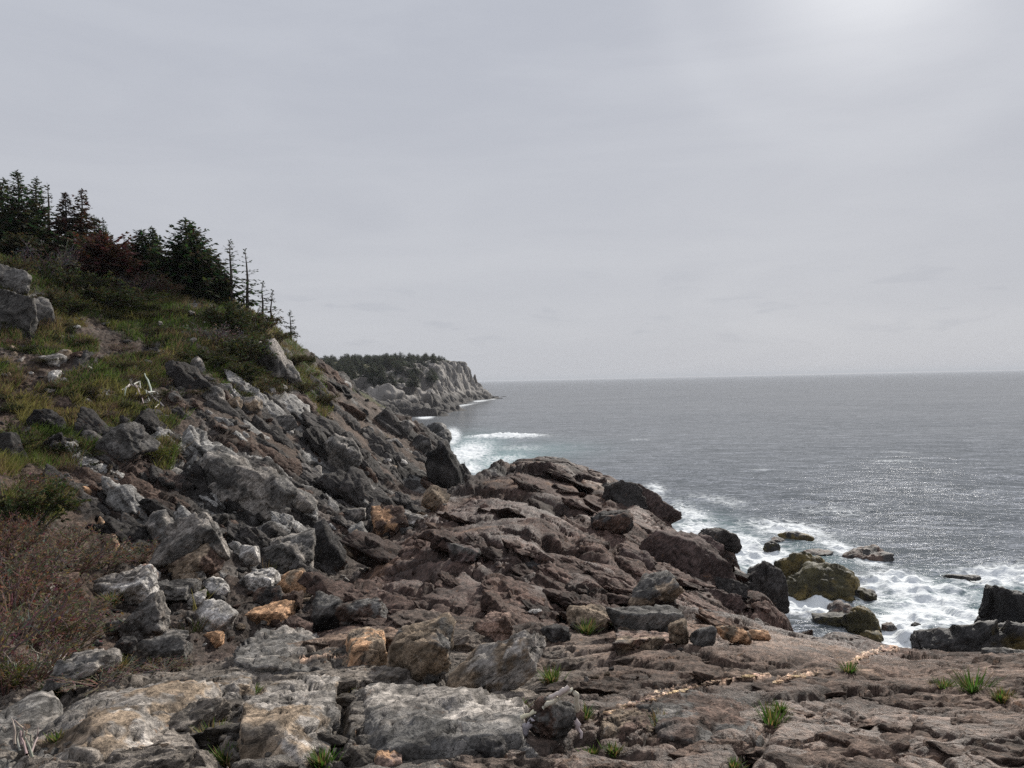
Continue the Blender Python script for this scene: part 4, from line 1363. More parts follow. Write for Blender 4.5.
def spruce(seed, h, wid, base, dense=1.0, col=(.022, .033, .016), col2=(.075, .09, .036), dead=0.0, lean=(0, 0), bare=.08, droop=.25, flat_top=False):
    """returns trunk mesh, crown mesh (origin at the trunk foot)"""
    r = random.Random(seed)
    tb, cb = Bag(), Bag()
    tr = .018 * h + .03
    path = [Vector((lean[0] * (z / h) ** 1.4 * h + r.gauss(0, .012) * h * (z > 0), lean[1] * (z / h) * h, z)) for z in [0, .25 * h, .5 * h, .75 * h, h * .99]]
    path[0].z = -.4

    def axis(z):
        i = min(int(z / h * 4), 3)
        f = z / h * 4 - i
        return path[i].lerp(path[i + 1], f) if i or f else path[0]
    tb.tube(path, [tr * 1.25, tr, tr * .75, tr * .45, tr * .1], (.07, .058, .05), 7)
    z = bare * h
    step = h * .034 / max(dense, .35)
    irr = [r.uniform(.5, 1.3) for _ in range(9)]
    while z < h * .985:
        t = z / h
        prof = (1 - t) ** .8 * (.6 + .4 * min(1, t / .18))
        if flat_top:
            prof = (1 - t ** 2.4) * (.6 + .4 * min(1, t / .3))
        R0 = wid / 2 * 1.6 * prof + .02 * wid
        nb = max(3, int(round((4 + 4 * (1 - t)) * min(1, .5 + dense * .5))))
        a0 = r.uniform(0, 6.28)
        if dense < .7 and r.random() < .22:
            z += step * r.uniform(.5, 1.1)
            continue
        for k in range(nb):
            if r.random() > .55 + .45 * dense:
                continue
            a = a0 + 6.283 * k / nb + r.gauss(0, .25)
            L_ = R0 * irr[int((a % 6.283) / 6.284 * 9)] * r.uniform(.6, 1.15)
            up = .25 * t - droop * (1 - t) + r.gauss(0, .12)
            d = Vector((math.cos(a), math.sin(a), up)).normalized()
            o = axis(z)
            e = o + d * L_
            e.z += .12 * L_                                       # tips turn up
            mid = o + d * L_ * .55
            bk = (.06, .05, .042) if not dead else (.10, .075, .06)
            cb.tube([o, mid, e], [tr * .22 * (1 - t) + .012, .012, .006], bk, 3)
            n = max(3, int(L_ / (.13 if dense > .6 else .17)))
            for q in range(n):
                f = (q + r.random()) / n
                if f < .12:
                    continue
                p = o.lerp(mid, f / .55) if f < .55 else mid.lerp(e, (f - .55) / .45)
                for side in (-1, 1, 0):
                    if r.random() < .1 + dead * .35:
                        continue
                    sd = Vector((-d.y, d.x, 0)) * side
                    dd = (d * .75 + sd * .85 + Vector((0, 0, r.gauss(-.12, .28)))).normalized()
                    ll = (.15 + .40 * (1 - .5 * f) * (1 - t)) * r.uniform(.7, 1.4) * (wid / 2.6) ** .4 * (1.15 if dense > .6 else .8)
                    cc = [x + (y - x) * r.random() ** 1.4 for x, y in zip(col, col2)]
                    cb.leaf(p + rvec(r, .025), dd, Vector((r.gauss(0, .5), r.gauss(0, .5), 1)), ll, ll * .5, cc)
        z += step * r.uniform(.7, 1.3)
    # leader
    for q in range(10):
        p = path[-1] + Vector((0, 0, -.05 * q))
        cb.leaf(p, Vector((r.gauss(0, .5), r.gauss(0, .5), .6)).normalized(), Vector((r.gauss(0, 1), r.gauss(0, 1), .2)), .2, .08, col)
    return tb.mesh('trunk', MAT_WOOD, True), cb.mesh('crown', MAT_LEAF)


def plant_tree(name, label, cat, group, px, base_y, top_y, wpx, seed, Y=None, **kw):
    q = hit(px, base_y)
    if q[0] is None:
        p = at(px, base_y, Y or 52)
    else:
        p = q[0]
    if Y:
        p = at(px, base_y, Y)
        g, _ = drop(p.x, p.y)
        if g:
            p = g
    tz = at(px, top_y, p.y).z
    h = tz - p.z
    wd = wpx * p.y / FPX
    tm, cm = spruce(seed, h, wd, None, **kw)
    e = add(name, None, label, cat, group, loc=p)
    e.empty_display_size = .5
    add('trunk', tm, parent=e)
    add('crown', cm, parent=e)
    return e


RED = dict(col=(.055, .026, .017), col2=(.12, .06, .04), dead=.35)
GT = 'spruces along the crest of the hill'
for a in [
    ('tall dark spruce half cut by the left edge', 4, 262, 178, 44, dict(), 54),
    ('tallest dark spruce on the left of the crest, with a needle thin tip', 20, 262, 170, 40, dict(), 52),
    ('dark narrow spruce right of the tallest one', 38, 262, 177, 36, dict(), 54),
    ('greyish spruce with a bare twiggy top among the dark ones', 50, 262, 184, 28, dict(dense=.5, dead=.3, col2=(.06, .055, .045)), 56),
    ('spruce with rusty brown needles left of its rusty twin', 67, 264, 192, 34, dict(col=(.03, .026, .015), col2=(.085, .048, .032), dead=.15), 53),
    ('rusty brown spruce with a ragged open top, right of its rusty twin', 83, 266, 189, 36, dict(col=(.035, .026, .016), col2=(.09, .05, .033), dead=.2), 54),
    ('small dark pointed spruce behind the dead red one', 96, 268, 216, 26, dict(), 56),
    ('slim dark spruce just right of the small pointed one', 105, 268, 219, 20, dict(dense=.7), 57),
    ('broad dark spruce with two tips, standing apart at mid crest', 143, 276, 229, 44, dict(), 55),
    ('low dark spruce at the left foot of the broad two tipped one', 128, 272, 244, 26, dict(), 56),
    ('second tip tree crowded against the right of the broad spruce', 154, 277, 227, 28, dict(), 56),
    ('tall dense spruce at the middle right of the crest', 187, 297, 218, 48, dict(dense=1.2), 52),
    ('dense spruce overlapping the right side of the tallest mid crest one', 195, 297, 222, 42, dict(dense=1.1), 53),
    ('lower dark spruce stepping down right of the dense pair', 208, 303, 249, 42, dict(dense=1.1), 52),
    ('lowest dark spruce at the right end of the dense group', 217, 306, 258, 30, dict(), 53),
    ('low bushy spruce left of the dense pair', 169, 288, 249, 20, dict(dense=.8), 54),
    ('understorey spruce with olive green tips under the left trees', 26, 272, 236, 40, dict(col=(.03, .034, .014), col2=(.07, .062, .028), flat_top=True), 47),
    ('dusky bushy spruce between the left trees and the dead red one', 72, 276, 232, 34, dict(flat_top=True), 50),
]:
    lab, px, by, ty, w_, kw, Yt = a
    plant_tree('spruce_tree', lab, 'tree', GT, px, by, ty, w_, int(px * 7 + ty), Y=Yt, **kw)
plant_tree('dead_spruce', 'dead leaning spruce covered in red brown needles', 'tree', None, 110, 286, 233, 56, 5, Y=49, lean=(-.12, 0), flat_top=True, dense=1.1, droop=.05, **RED)
plant_tree('spruce_tree', 'thin open spruce with see through branches, the taller of a pair', 'tree', GT, 232, 322, 240, 34, 61, Y=53, dense=.56, bare=.2, droop=.3)
plant_tree('spruce_tree', 'thin open spruce with see through branches, the shorter of a pair', 'tree', GT, 248, 322, 249, 32, 62, Y=54, dense=.56, bare=.18, droop=.3)
plant_tree('spruce_tree', 'scraggly grey brown young spruce right of the thin pair', 'tree', GT, 263, 330, 281, 24, 63, Y=57, dense=.4, dead=.35, col2=(.075, .06, .045))
plant_tree('spruce_tree', 'stunted grey brown spruce lowest on the seaward slope', 'tree', GT, 272, 334, 290, 20, 64, Y=57, dense=.45, dead=.4, col2=(.085, .065, .05))
plant_tree('spruce_tree', 'tiny lone spruce on the skyline below the others', 'tree', GT, 291, 341, 311, 14, 65, Y=61, dense=.6, flat_top=True)


def shrub_mesh(seed, kind):
    """unit shrub (1 m wide, about .8 m high): stems mesh, foliage mesh"""
    r = random.Random(seed)
    sb, fb = Bag(), Bag()
    pal = {'green': [(.024, .032, .011), (.062, .066, .022)], 'grey': [(.085, .072, .062), (.17, .15, .13)], 'brown': [(.085, .062, .04), (.22, .165, .105)], 'rust': [(.075, .048, .03), (.18, .12, .075)],
           'lime': [(.09, .11, .02), (.20, .21, .05)], 'olive': [(.04, .038, .016), (.10, .085, .038)]}[kind]
    stem = {'green': (.06, .05, .04), 'grey': (.15, .13, .115), 'brown': (.15, .115, .085), 'rust': (.13, .09, .065), 'lime': (.12, .09, .06), 'olive': (.07, .055, .04)}[kind]
    ns = 42 if kind in ('grey', 'brown', 'rust') else 34
    for s in range(ns):
        a = r.uniform(0, 6.283)
        o = Vector((math.cos(a), math.sin(a), 0)) * r.uniform(0, .22)
        d = Vector((math.cos(a) * r.uniform(.2, 1), math.sin(a) * r.uniform(.2, 1), r.uniform(.35, 1.0))).normalized()
        L_ = r.uniform(.35, .8)
        p1 = o + d * L_ * .5 + rvec(r, .04)
        p2 = p1 + (d + rvec(r, .35)).normalized() * L_ * .5
        sb.tube([o - Vector((0, 0, .1)), p1, p2], [.014, .010, .005], [c * r.uniform(.7, 1.4) for c in stem], 3)
        for k in range(6):
            q = o.lerp(p1, r.uniform(.4, 1)) if k < 1 else p1.lerp(p2, r.random())
            tw = (d + rvec(r, .7)).normalized() * r.uniform(.1, .3)
            sb.tube([q, q + tw * .6 + rvec(r, .015), q + tw], [.005, .004, .0015], [c * r.uniform(.7, 1.5) for c in stem], 3)
            nl = {'green': 12, 'olive': 11, 'lime': 12, 'brown': 2, 'rust': 3, 'grey': 2}[kind]
            for m in range(nl):
                f = r.random()
                ll = r.uniform(.04, .10) * (.8 if kind != 'green' else 1)
                cc = [x + (y - x) * r.random() for x, y in zip(*pal)]
                fb.leaf(q + tw * f + rvec(r, .02), (tw.normalized() + rvec(r, .7)).normalized(), rvec(r), ll, ll * .5, cc)
    return sb.mesh('stem', MAT_WOOD), fb.mesh('foliage', MAT_LEAF)


SHM = {k: [shrub_mesh(100 * i + 7 + j, k) for j in range(2)] for i, k in enumerate(['green', 'grey', 'brown', 'rust', 'lime', 'olive'])}
shr = random.Random(9)


def shrub(px, py, wpx, hpx, kind, label, group=None, name='shrub'):
    p, n = hit(px, py)
    if p is None:
        return
    s = wpx * p.y / FPX
    hh = hpx * p.y / FPX
    e = add(name, None, label, name.replace('_', ' ') if name != 'shrub' else 'shrub', group, loc=p)
    e.empty_display_size = .2
    e.scale = (s, s, hh / .85)
    e.rotation_euler = (0, 0, shr.uniform(0, 6.28))
    m = SHM[kind][shr.randrange(2)]
    add('stem', m[0], parent=e)
    add('foliage', m[1], parent=e)


GS = 'low shrubs on the hillside'
for px, py, w_, h_, k, lab in [
    (46, 272, 44, 36, 'grey', 'pale twiggy bare bush in front of the left spruces'), (12, 276, 30, 26, 'olive', 'olive bush at the left edge under the spruces'), (72, 292, 46, 30, 'green', 'dark creeping juniper below the rusty spruces'),
    (100, 306, 60, 26, 'green', 'wide dark juniper mat under the dead red spruce'), (62, 312, 36, 20, 'green', 'dark juniper beside the cracked outcrop'), (48, 306, 30, 22, 'olive', 'yellow olive bush growing over the cracked outcrop'),
    (150, 287, 36, 18, 'rust', 'rusty brown bush at the foot of the broad spruce'), (168, 294, 26, 16, 'rust', 'smaller rusty bush left of the dense spruces'), (136, 290, 30, 16, 'grey', 'pale dry bush right of the dead red spruce'),
    (213, 344, 40, 26, 'grey', 'grey brown dome shaped bush below the dense spruces'), (236, 338, 40, 34, 'green', 'dark green bush under the thin pair of spruces'), (243, 360, 40, 30, 'green', 'dark juniper left of the perched boulder'),
    (222, 326, 36, 26, 'green', 'dark bush at the root of the dense spruces'), (262, 330, 34, 24, 'olive', 'olive bush under the scraggly young spruce'), (275, 342, 24, 14, 'olive', 'small olive bush above the perched boulder'),
    (205, 366, 44, 20, 'green', 'wide dark mat of juniper uphill of the dark scree'), (232, 380, 44, 20, 'green', 'dark mat of juniper beside the pale scree line'), (256, 392, 34, 14, 'olive', 'olive mat on the edge of the scree'),
    (300, 392, 24, 14, 'olive', 'olive tuft bush right of the perched boulder'), (322, 404, 22, 14, 'olive', 'yellowish bush on the seaward edge of the slope'), (160, 458, 18, 14, 'lime', 'bright green bush in the crag below the turf'),
    (30, 522, 60, 44, 'green', 'dark green bush in the brown brush at the left'), (8, 452, 34, 30, 'green', 'green bush at the left edge beside the black block'), (64, 454, 30, 16, 'green', 'dark green bush beside the blackish block'), (14, 500, 50, 36, 'brown', 'brown brush at the left edge above the dark green bush'),
]:
    shrub(px, py, w_ * 1.15, h_, k, lab, GS)
GB = 'brown bramble bushes on the left slope'
brs = random.Random(4)
BR = [('large', 20, 640, 90, 60), ('large', 60, 650, 80, 50), ('large', -20, 660, 90, 70), ('wide', 70, 570, 70, 36), ('wide', 30, 580, 80, 40), ('wide', 100, 566, 60, 32), ('tall', 6, 560, 60, 50), ('tall', 40, 610, 70, 40),
      ('tall', 10, 610, 70, 50), ('wide', 135, 560, 40, 22), ('large', 30, 676, 70, 40), ('wide', 70, 545, 50, 26), ('wide', 60, 630, 60, 40), ('tall', 84, 620, 46, 30), ('wide', 0, 590, 70, 46),
      ('wide', 46, 560, 50, 30), ('tall', 22, 540, 50, 34), ('wide', 115, 585, 26, 16), ('large', 4, 690, 60, 40), ('wide', 132, 672, 60, 12), ('wide', 100, 680, 60, 14), ('wide', 165, 668, 40, 10)]
for sz, px, py, w_, h_ in BR:
    shrub(px, py, w_, h_, 'brown' if brs.random() < .72 else 'rust', '%s brown bramble thicket in the brush left of the gully' % sz, GB, 'bramble_bush')
shrub(12, 684, 34, 26, 'lime', 'small yellow green leafy bush at the left edge in the brush', None)
# filler heath over the slope
GH_ = 'heath plants dotted over the hillside'
k_ = 0
for x, y in sample([(0, 275), (120, 290), (230, 305), (300, 345), (330, 400), (240, 400), (190, 395), (120, 440), (80, 480), (60, 520), (0, 540)], 110, np.random.default_rng(8)):
    kind = ('olive', 'brown', 'green', 'rust', 'olive', 'green')[k_ % 6]
    k_ += 1
    desc = {'olive': 'olive', 'brown': 'brown', 'green': 'dark green', 'rust': 'rust coloured'}[kind]
    shrub(x, y, brs.uniform(10, 26), brs.uniform(5, 11), kind, 'low %s heath plant in the turf of the hillside' % desc, GH_, 'heath_plant')

# driftwood and roots
def branchy(name, label, cat, chains, col, k=6, Y=None, late=False):
    b = Bag()
    rr = random.Random(3)
    for pts, r0, r1 in chains:
        P_ = []
        for px, py, lift in pts:
            q = scene_hit(px, py)[0] if late else hit(px, py)[0]
            P_.append(q + Vector((0, -.02, lift)) if Y is None else at(px, py, Y - lift))
        o0 = P_[0].copy()
        full = []
        for i in range(len(P_) - 1):
            for s in range(3):
                full.append(P_[i].lerp(P_[i + 1], s / 3) + rvec(rr, r0 * .3 * (i + s > 0)))
        full.append(P_[-1])
        n = len(full)
        b.tube(full, [(r0 + (r1 - r0) * i / (n - 1)) * rr.uniform(.8, 1.2) for i in range(n)], [c * rr.uniform(.88, 1.1) for c in col], k)
    o = b.v[0]
    b.v = [(x - o[0], y - o[1], z - o[2]) for x, y, z in b.v]
    return add(name, b.mesh(name, MAT_WOOD, True), label, cat, loc=o)


Wg = (.30, .26, .23)
for px, py, sd, lab in [(24, 676, 1, 'bare grey dead twigs sticking out of the brush by the yellow green bush'), (22, 752, 2, 'bare pale dead twigs at the bottom left corner'), (48, 664, 3, 'curved dead grey twigs right of the yellow green bush')]:
    rr = random.Random(sd)
    ch = []
    for i in range(9):
        x, y = px + rr.uniform(-14, 14), py + rr.uniform(-8, 8)
        a = rr.uniform(-1.3, 1.3)
        L_ = rr.uniform(10, 26)
        ch.append(([(x, y, .02), (x + L_ * .5 * math.sin(a), y - L_ * .25, .08), (x + L_ * math.sin(a + rr.gauss(0, .5)), y - L_ * .3, .13)], .007, .002))
    branchy('dead_twigs', lab, 'twigs', ch, Wg, 4)


def tuft(px, py, wpx, hpx, label, seed, dry=.15, n=None, broad=1.0, group='grass tufts growing in cracks of the ledge'):
    p, nn = hit(px, py)
    if p is None:
        return
    r = random.Random(seed)
    s = wpx * p.y / FPX
    hh = hpx * p.y / FPX
    b = Bag()
    n = n or int(70 + wpx * 3)
    for i in range(n):
        a = r.uniform(0, 6.283)
        rad = abs(r.gauss(0, .3)) * s * .5
        o = Vector((math.cos(a) * rad, math.sin(a) * rad * .7, -.02))
        d = Vector((math.cos(a) * r.uniform(.1, .8), math.sin(a) * r.uniform(.1, .8), 1)).normalized()
        L_ = hh * r.uniform(.45, 1.15)
        w_ = r.uniform(.0035, .007) * broad * (p.y / 5) ** .5
        bend = Vector((d.x, d.y, -.2)) * L_ * r.uniform(.2, .6)
        col_ = (r.uniform(.055, .10), r.uniform(.105, .17), r.uniform(.016, .035))
        if r.random() < dry:
            col_ = (r.uniform(.18, .28), r.uniform(.15, .2), r.uniform(.06, .09))
        sd = Vector((-math.sin(a), math.cos(a), 0)) * w_
        P_ = [o, o + d * L_ * .5 + bend * .2, o + d * L_ + bend]
        i0 = len(b.v)
        for q, ww in zip(P_, (1, .8, .08)):
            b.v += [tuple(q + sd * ww), tuple(q - sd * ww)]
            b.c += [tuple(c * (.8 if q is P_[0] else 1.1) for c in col_)] * 2
        b.f += [(i0, i0 + 1, i0 + 3, i0 + 2), (i0 + 2, i0 + 3, i0 + 5, i0 + 4)]
    add('grass_tuft', b.mesh('grass_tuft', MAT_LEAF), label, 'grass tuft', group, loc=p)


for i, (px, py, w_, h_, dry, lab) in enumerate([
    (191, 696, 24, 16, .1, 'dark green grass tuft above the humped pale outcrop'), (253, 694, 16, 12, .05, 'small dark green tuft between two pale slabs'), (213, 742, 34, 22, .45, 'yellowing grass in the crack beside the humped outcrop'),
    (226, 764, 30, 22, .3, 'grass at the bottom edge right of the humped outcrop'), (322, 764, 34, 18, .1, 'dark grass tuft at the bottom edge below the flat pinkish slab'), (348, 700, 16, 16, .5, 'dry grass in the crack between the two pale slabs'),
    (601, 694, 16, 12, .1, 'small bright tuft right of the bleached root'), (584, 718, 18, 16, .1, 'green tuft at the foot of the bleached root'), (551, 682, 22, 18, .3, 'dull tuft behind the long split boulder'),
    (520, 708, 16, 12, .3, 'small tuft at the tip of the long split boulder'), (629, 638, 18, 22, .2, 'grass growing up the dark fronted block'), (586, 634, 20, 16, .3, 'thin grass in front of the rounded tan boulder'),
    (772, 728, 26, 26, .05, 'bright green tuft in the deep crack of the ledge'), (780, 712, 12, 14, .1, 'thin upright blades at the top of the deep crack'), (733, 768, 20, 14, .05, 'bright tuft where the deep crack meets the bottom edge'),
    (661, 732, 16, 22, .6, 'straw coloured tuft under the quartz vein'), (613, 752, 24, 12, .15, 'low green tuft along the broken block'), (592, 754, 22, 10, .2, 'flat green plant left of the low tuft along the broken block'),
    (973, 694, 30, 26, .02, 'largest bright green tuft at the right of the ledge'), (944, 690, 24, 14, .1, 'low dark green tuft left of the largest tuft'), (1003, 700, 30, 14, .5, 'brownish tuft at the right edge of the ledge'),
    (849, 672, 18, 12, .1, 'little tuft at the start of the right hand vein'), (118, 668, 24, 14, .2, 'green tuft in brown grass behind the humped outcrop'), (150, 664, 26, 12, .2, 'green tuft beside the two tone grey slab'), (52, 696, 22, 16, .15, 'green tuft left of the humped outcrop'),
    (58, 740, 22, 12, .4, 'dull tuft in a hollow of the humped outcrop'), (5, 742, 20, 16, .4, 'dull tuft at the left edge by the bottom'), (206, 596, 18, 10, .3, 'green tuft among the gully stones'), (112, 604, 18, 14, .4, 'yellow green tuft under the white pointed boulder')]):
    tuft(px, py, w_ * 1.1, h_ * 1.05, lab, 300 + i, dry + .12)

# turf: uncountable blades over the green parts of the slope, one object
soil_i = np.nonzero((grass > .4) & (Y0 < 62) & (PX > -60) & (PX < 420))[0]
rg = np.random.default_rng(15)
pick = rg.choice(soil_i, 52000)
pos = P1[pick] + rg.normal(0, .05, (len(pick), 3)).astype(f32) * np.array([1, 1, .1], f32)
hh = (rg.uniform(.10, .32, len(pick)) * (1 + .5 * fbm(pos * .7, 405, 3))).astype(f32)
aa = rg.uniform(0, 6.283, len(pick))
ww = (.018 * (pos[:, 1] / 25).clip(.5, 1.6)).astype(f32)
sd = np.stack([np.cos(aa), np.sin(aa), aa * 0], 1).astype(f32) * ww[:, None]
ln = np.stack([rg.normal(0, .5, len(pick)), rg.normal(0, .5, len(pick)), np.ones(len(pick))], 1).astype(f32)
ln[:, 0] += .25
tip = pos + ln * hh[:, None]
TV = np.stack([pos - sd, pos + sd, tip + sd * .2, tip - sd * .2], 1).reshape(-1, 3)
TF = np.arange(len(TV)).reshape(-1, 4)
gm = sstep(-.3, .5, fbm(pos * .55, 411, 4))
tc_ = lerp(np.tile(C(.080, .122, .026), (len(pos), 1)), C(.21, .18, .06), gm * .9) * rg.uniform(.55, 1.25, len(pos))[:, None]
tc_ = lerp(tc_, C(.15, .10, .06), ((rg.random(len(pos)) + .5 * fbm(pos * .45, 431, 3)) < .3) * .85)
add('turf', make_mesh('turf', TV, TF, MAT_LEAF, {'col': np.repeat(tc_, 4, 0).astype(f32)}, False), kind='stuff')

# woods on the headland: each spruce of the skyline a thing, copies of four models
rh = random.Random(31)
hm = [spruce(700 + i, 7.0, 4.6 if i % 2 else 3.8, None, dense=.9, col=(.04, .05, .03), col2=(.10, .11, .06)) for i in range(4)]
cnt = 0
for i in range(420):
    px = rh.uniform(312, 447)
    Yt = rh.uniform(330, 720)
    p = at(px, 360, Yt)
    g = HBVH.ray_cast(Vector((p.x, p.y, 200)), Vector((0, 0, -1)))
    if g[0] is None or g[1].z < .55 or g[0].z < 13:
        continue
    ux, uy = project(np.array([[g[0].x, g[0].y, g[0].z]]))
    if ux[0] > 446:
        continue
    s = rh.uniform(.6, 1.15)
    if cnt >= 290:
        break
    e = add('headland_spruce', None, 'small far spruce in the dark wood on top of the distant headland', 'tree', 'spruces of the headland wood', loc=g[0])
    e.scale = (s * 1.6, s * 1.6, s)
    e.rotation_euler = (0, 0, rh.uniform(0, 6.28))
    tm, cm = hm[rh.randrange(4)]
    add('trunk', tm, parent=e)
    add('crown', cm, parent=e)
    cnt += 1
print('headland trees', cnt)

# the pale quartz vein: a low knobbly rib standing out of the ledge, laid over whatever rock it crosses
bpy.context.view_layer.update()
DG = bpy.context.evaluated_depsgraph_get()


def scene_hit(px, py):
    u, t_ = ray(px, py)
    ok, loc, nn_, i_, ob, m_ = scene.ray_cast(DG, EYE, Vector((u, 1, t_)).normalized())
    return (loc, nn_, ob) if ok else (None, None, None)


def rib(pts, wpx, name, seed):
    r = np.random.default_rng(seed)
    V_, F_, C_ = [], [], []
    d0, f0 = ico(2)
    o = 0
    L_ = [math.hypot(b[0] - a[0], b[1] - a[1]) for a, b in zip(pts, pts[1:])]
    for (a, b), l in zip(zip(pts, pts[1:]), L_):
        n = max(2, int(l / 1.7))
        for i in range(n):
            if r.random() < .22:
                continue
            f = i / n
            x, y = a[0] + (b[0] - a[0]) * f + r.normal(0, .7), a[1] + (b[1] - a[1]) * f + r.normal(0, .6)
            p, nn_, ob = scene_hit(x, y)
            if p is None or ob.name.startswith(('grass', 'sea')):
                continue
            s = wpx * p.y / FPX * r.uniform(.25, .95)
            v = d0 * np.array([s * r.uniform(.8, 1.6), s * r.uniform(.5, .9), s * r.uniform(.14, .26)])
            v = v + .25 * s * np.stack([fbm((d0 * 1.8 + r.uniform(0, 90, 3)).astype(f32), 600 + q, 3) for q in range(3)], 1)
            an = r.uniform(-.4, .4)
            v = v @ np.array([[math.cos(an), math.sin(an), 0], [-math.sin(an), math.cos(an), 0], [0, 0, 1]])
            V_.append(v + np.array(p))
            F_.append(f0 + o)
            o += len(v)
            C_.append(np.tile(np.array([.62, .43, .30]) * r.uniform(.6, 1.25) * np.array([1, r.uniform(.92, 1.1), r.uniform(.85, 1.15)]), (len(v), 1)))
    if V_:
        n_ = o
        me_ = make_mesh(name, np.concatenate(V_), np.concatenate(F_), MAT_ROCK, {'col': np.concatenate(C_).astype(f32).clip(0, .75), 'wet': np.zeros(n_), 'lichen': np.zeros(n_), 'rust': np.full(n_, .2)})
        add(name, me_, kind='structure')


rib([(607, 713), (622, 708), (640, 702), (668, 694), (684, 690), (700, 686), (722, 680), (740, 677), (768, 675)], 4.2, 'quartz_vein', 1)
rib([(775, 683), (784, 679), (792, 677), (803, 677), (818, 673)], 5.2, 'quartz_vein', 2)
rib([(848, 668), (855, 661), (864, 656), (872, 654), (884, 650), (897, 647)], 4.2, 'quartz_vein', 3)

W = (.52, .49, .45)
branchy('driftwood', 'bleached white driftwood branches lying on the green turf', 'driftwood', [
    ([(122, 392, 0.035), (130, 386, 0.070), (140, 388, 0.070), (152, 396, 0.059), (164, 407, 0.023)], 0.059, 0.027),
    ([(152, 396, 0.047), (150, 388, 0.140), (145, 379, 0.234)], 0.050, 0.023), ([(131, 386, 0.070), (132, 382, 0.140), (130, 384, 0.164)], 0.033, 0.018), ([(140, 388, 0.070), (136, 396, 0.023)], 0.033, 0.013), ([(136, 387, 0.070), (142, 398, 0.023), (144, 404, 0.023)], 0.038, 0.013),
    ([(146, 392, 0.070), (150, 402, 0.023)], 0.033, 0.013), ([(156, 399, 0.047), (160, 404, 0.023), (155, 408, 0.012)], 0.033, 0.013), ([(126, 389, 0.047), (125, 396, 0.012)], 0.029, 0.013), ([(134, 387, 0.094), (140, 384, 0.117), (141, 390, 0.070)], 0.029, 0.013), ([(148, 394, 0.070), (156, 394, 0.094), (160, 397, 0.070)], 0.033, 0.013)], W, late=True)
branchy('bleached_root', 'bleached white root arching over the rounded brown rock', 'root', [
    ([(517, 741, 0.008), (525, 727, 0.020), (534, 719, 0.028), (538, 716, 0.032)], .022, .016), ([(521, 718, 0.020), (533, 712, 0.032), (536, 716, 0.032)], .012, .008),
    ([(543, 708, 0.040), (552, 702, 0.056), (560, 698, 0.068), (566, 691, 0.080), (573, 689, 0.088), (576, 697, 0.072), (577, 711, 0.032)], .012, .014), ([(549, 697, 0.064), (560, 693, 0.080), (569, 687, 0.092)], .012, .016), ([(574, 718, 0.020), (579, 728, 0.012), (581, 738, 0.008)], .018, .008)], (.62, .56, .50), Y=hit(550, 742)[0].y + .1)

# ------------------------------------------------------------------ daylight
su, st = ray(878, -75)
SUN = Vector((su, 1, st)).normalized()
az = math.atan2(SUN.x, SUN.y)
el = math.asin(SUN.z)
w = bpy.data.worlds.new('World')
scene.world = w
w.use_nodes = True
nt = w.node_tree
bg = nt.nodes['Background']
L = nt.links.new


def wn(t, **k):
    n = nt.nodes.new(t)
    for a, b in k.items():
        setattr(n, a, b)
    return n


def wmath(op, a, b=0.0, clamp=False):
    n = wn('ShaderNodeMath', operation=op, use_clamp=clamp)
    for s, x in zip(n.inputs, (a, b)):
        if isinstance(x, (int, float)):
            s.default_value = x
        else:
            L(x, s)
    return n.outputs[0]


def wramp(x, lo, hi, a, b):
    n = wn('ShaderNodeMapRange', interpolation_type='SMOOTHSTEP')
    L(x, n.inputs[0])
    for s, v in zip(n.inputs[1:5], (lo, hi, a, b)):
        s.default_value = v
    return n.outputs[0]


def wmix(f, a, b, mode='MIX'):
    n = wn('ShaderNodeMix', data_type='RGBA', blend_type=mode)
    for s, x in ((n.inputs[0], f), (n.inputs[6], a), (n.inputs[7], b)):
        if isinstance(x, (int, float, tuple)):
            s.default_value = x
        else:
            L(x, s)
    return n.outputs[2]


sky = wn('ShaderNodeTexSky', sky_type='NISHITA', sun_disc=False)
sky.sun_elevation = el
sky.sun_rotation = az
sky.dust_density = 1
tc = wn('ShaderNodeTexCoord').outputs['Generated']
sep = wn('ShaderNodeSeparateXYZ')
L(tc, sep.inputs[0])
z = sep.outputs[2]
# overcast veil (values are for a Background strength of 0.1)
veil = wmix(wramp(z, -.02, .5, 0, 1), (5.0, 5.12, 5.5, 1), (4.55, 4.78, 5.4, 1))
veil = wmix(wramp(z, .0, .06, .35, 0), veil, (4.6, 4.8, 5.25, 1))
m = wn('ShaderNodeMapping')
m.inputs['Scale'].default_value = (1, 1, 5)
L(tc, m.inputs[0])
cl = wn('ShaderNodeTexNoise')
cl.inputs['Scale'].default_value = 2.2
cl.inputs['Detail'].default_value = 6
cl.inputs['Roughness'].default_value = .6
cl.inputs['Distortion'].default_value = .5
L(m.outputs[0], cl.inputs[0])
veil = wmix(wramp(cl.outputs[0], .3, .7, 0, 1), veil, wmix(1.0, veil, (1.09, 1.085, 1.07, 1), 'MULTIPLY'))
_h = ray(700, 70)
HALO_R = SUN.angle(Vector((_h[0], 1, _h[1])))
m2 = wn('ShaderNodeMapping')
m2.inputs['Scale'].default_value = (1, 1, 4.5)
L(tc, m2.inputs[0])
cl2 = wn('ShaderNodeTexNoise')
for k__, v__ in (('Scale', 11), ('Detail', 5), ('Roughness', .55), ('Distortion', .4)):
    cl2.inputs[k__].default_value = v__
L(m2.outputs[0], cl2.inputs[0])
band = wmath('MULTIPLY', wramp(z, .015, .06, 0, 1), wramp(z, .16, .09, 0, 1))
veil = wmix(wmath('MULTIPLY', wramp(cl2.outputs[0], .56, .70, 0, 1), band), veil, wmix(1.0, veil, (.93, .935, .945, 1), 'MULTIPLY'))
dotn = wn('ShaderNodeVectorMath', operation='DOT_PRODUCT')
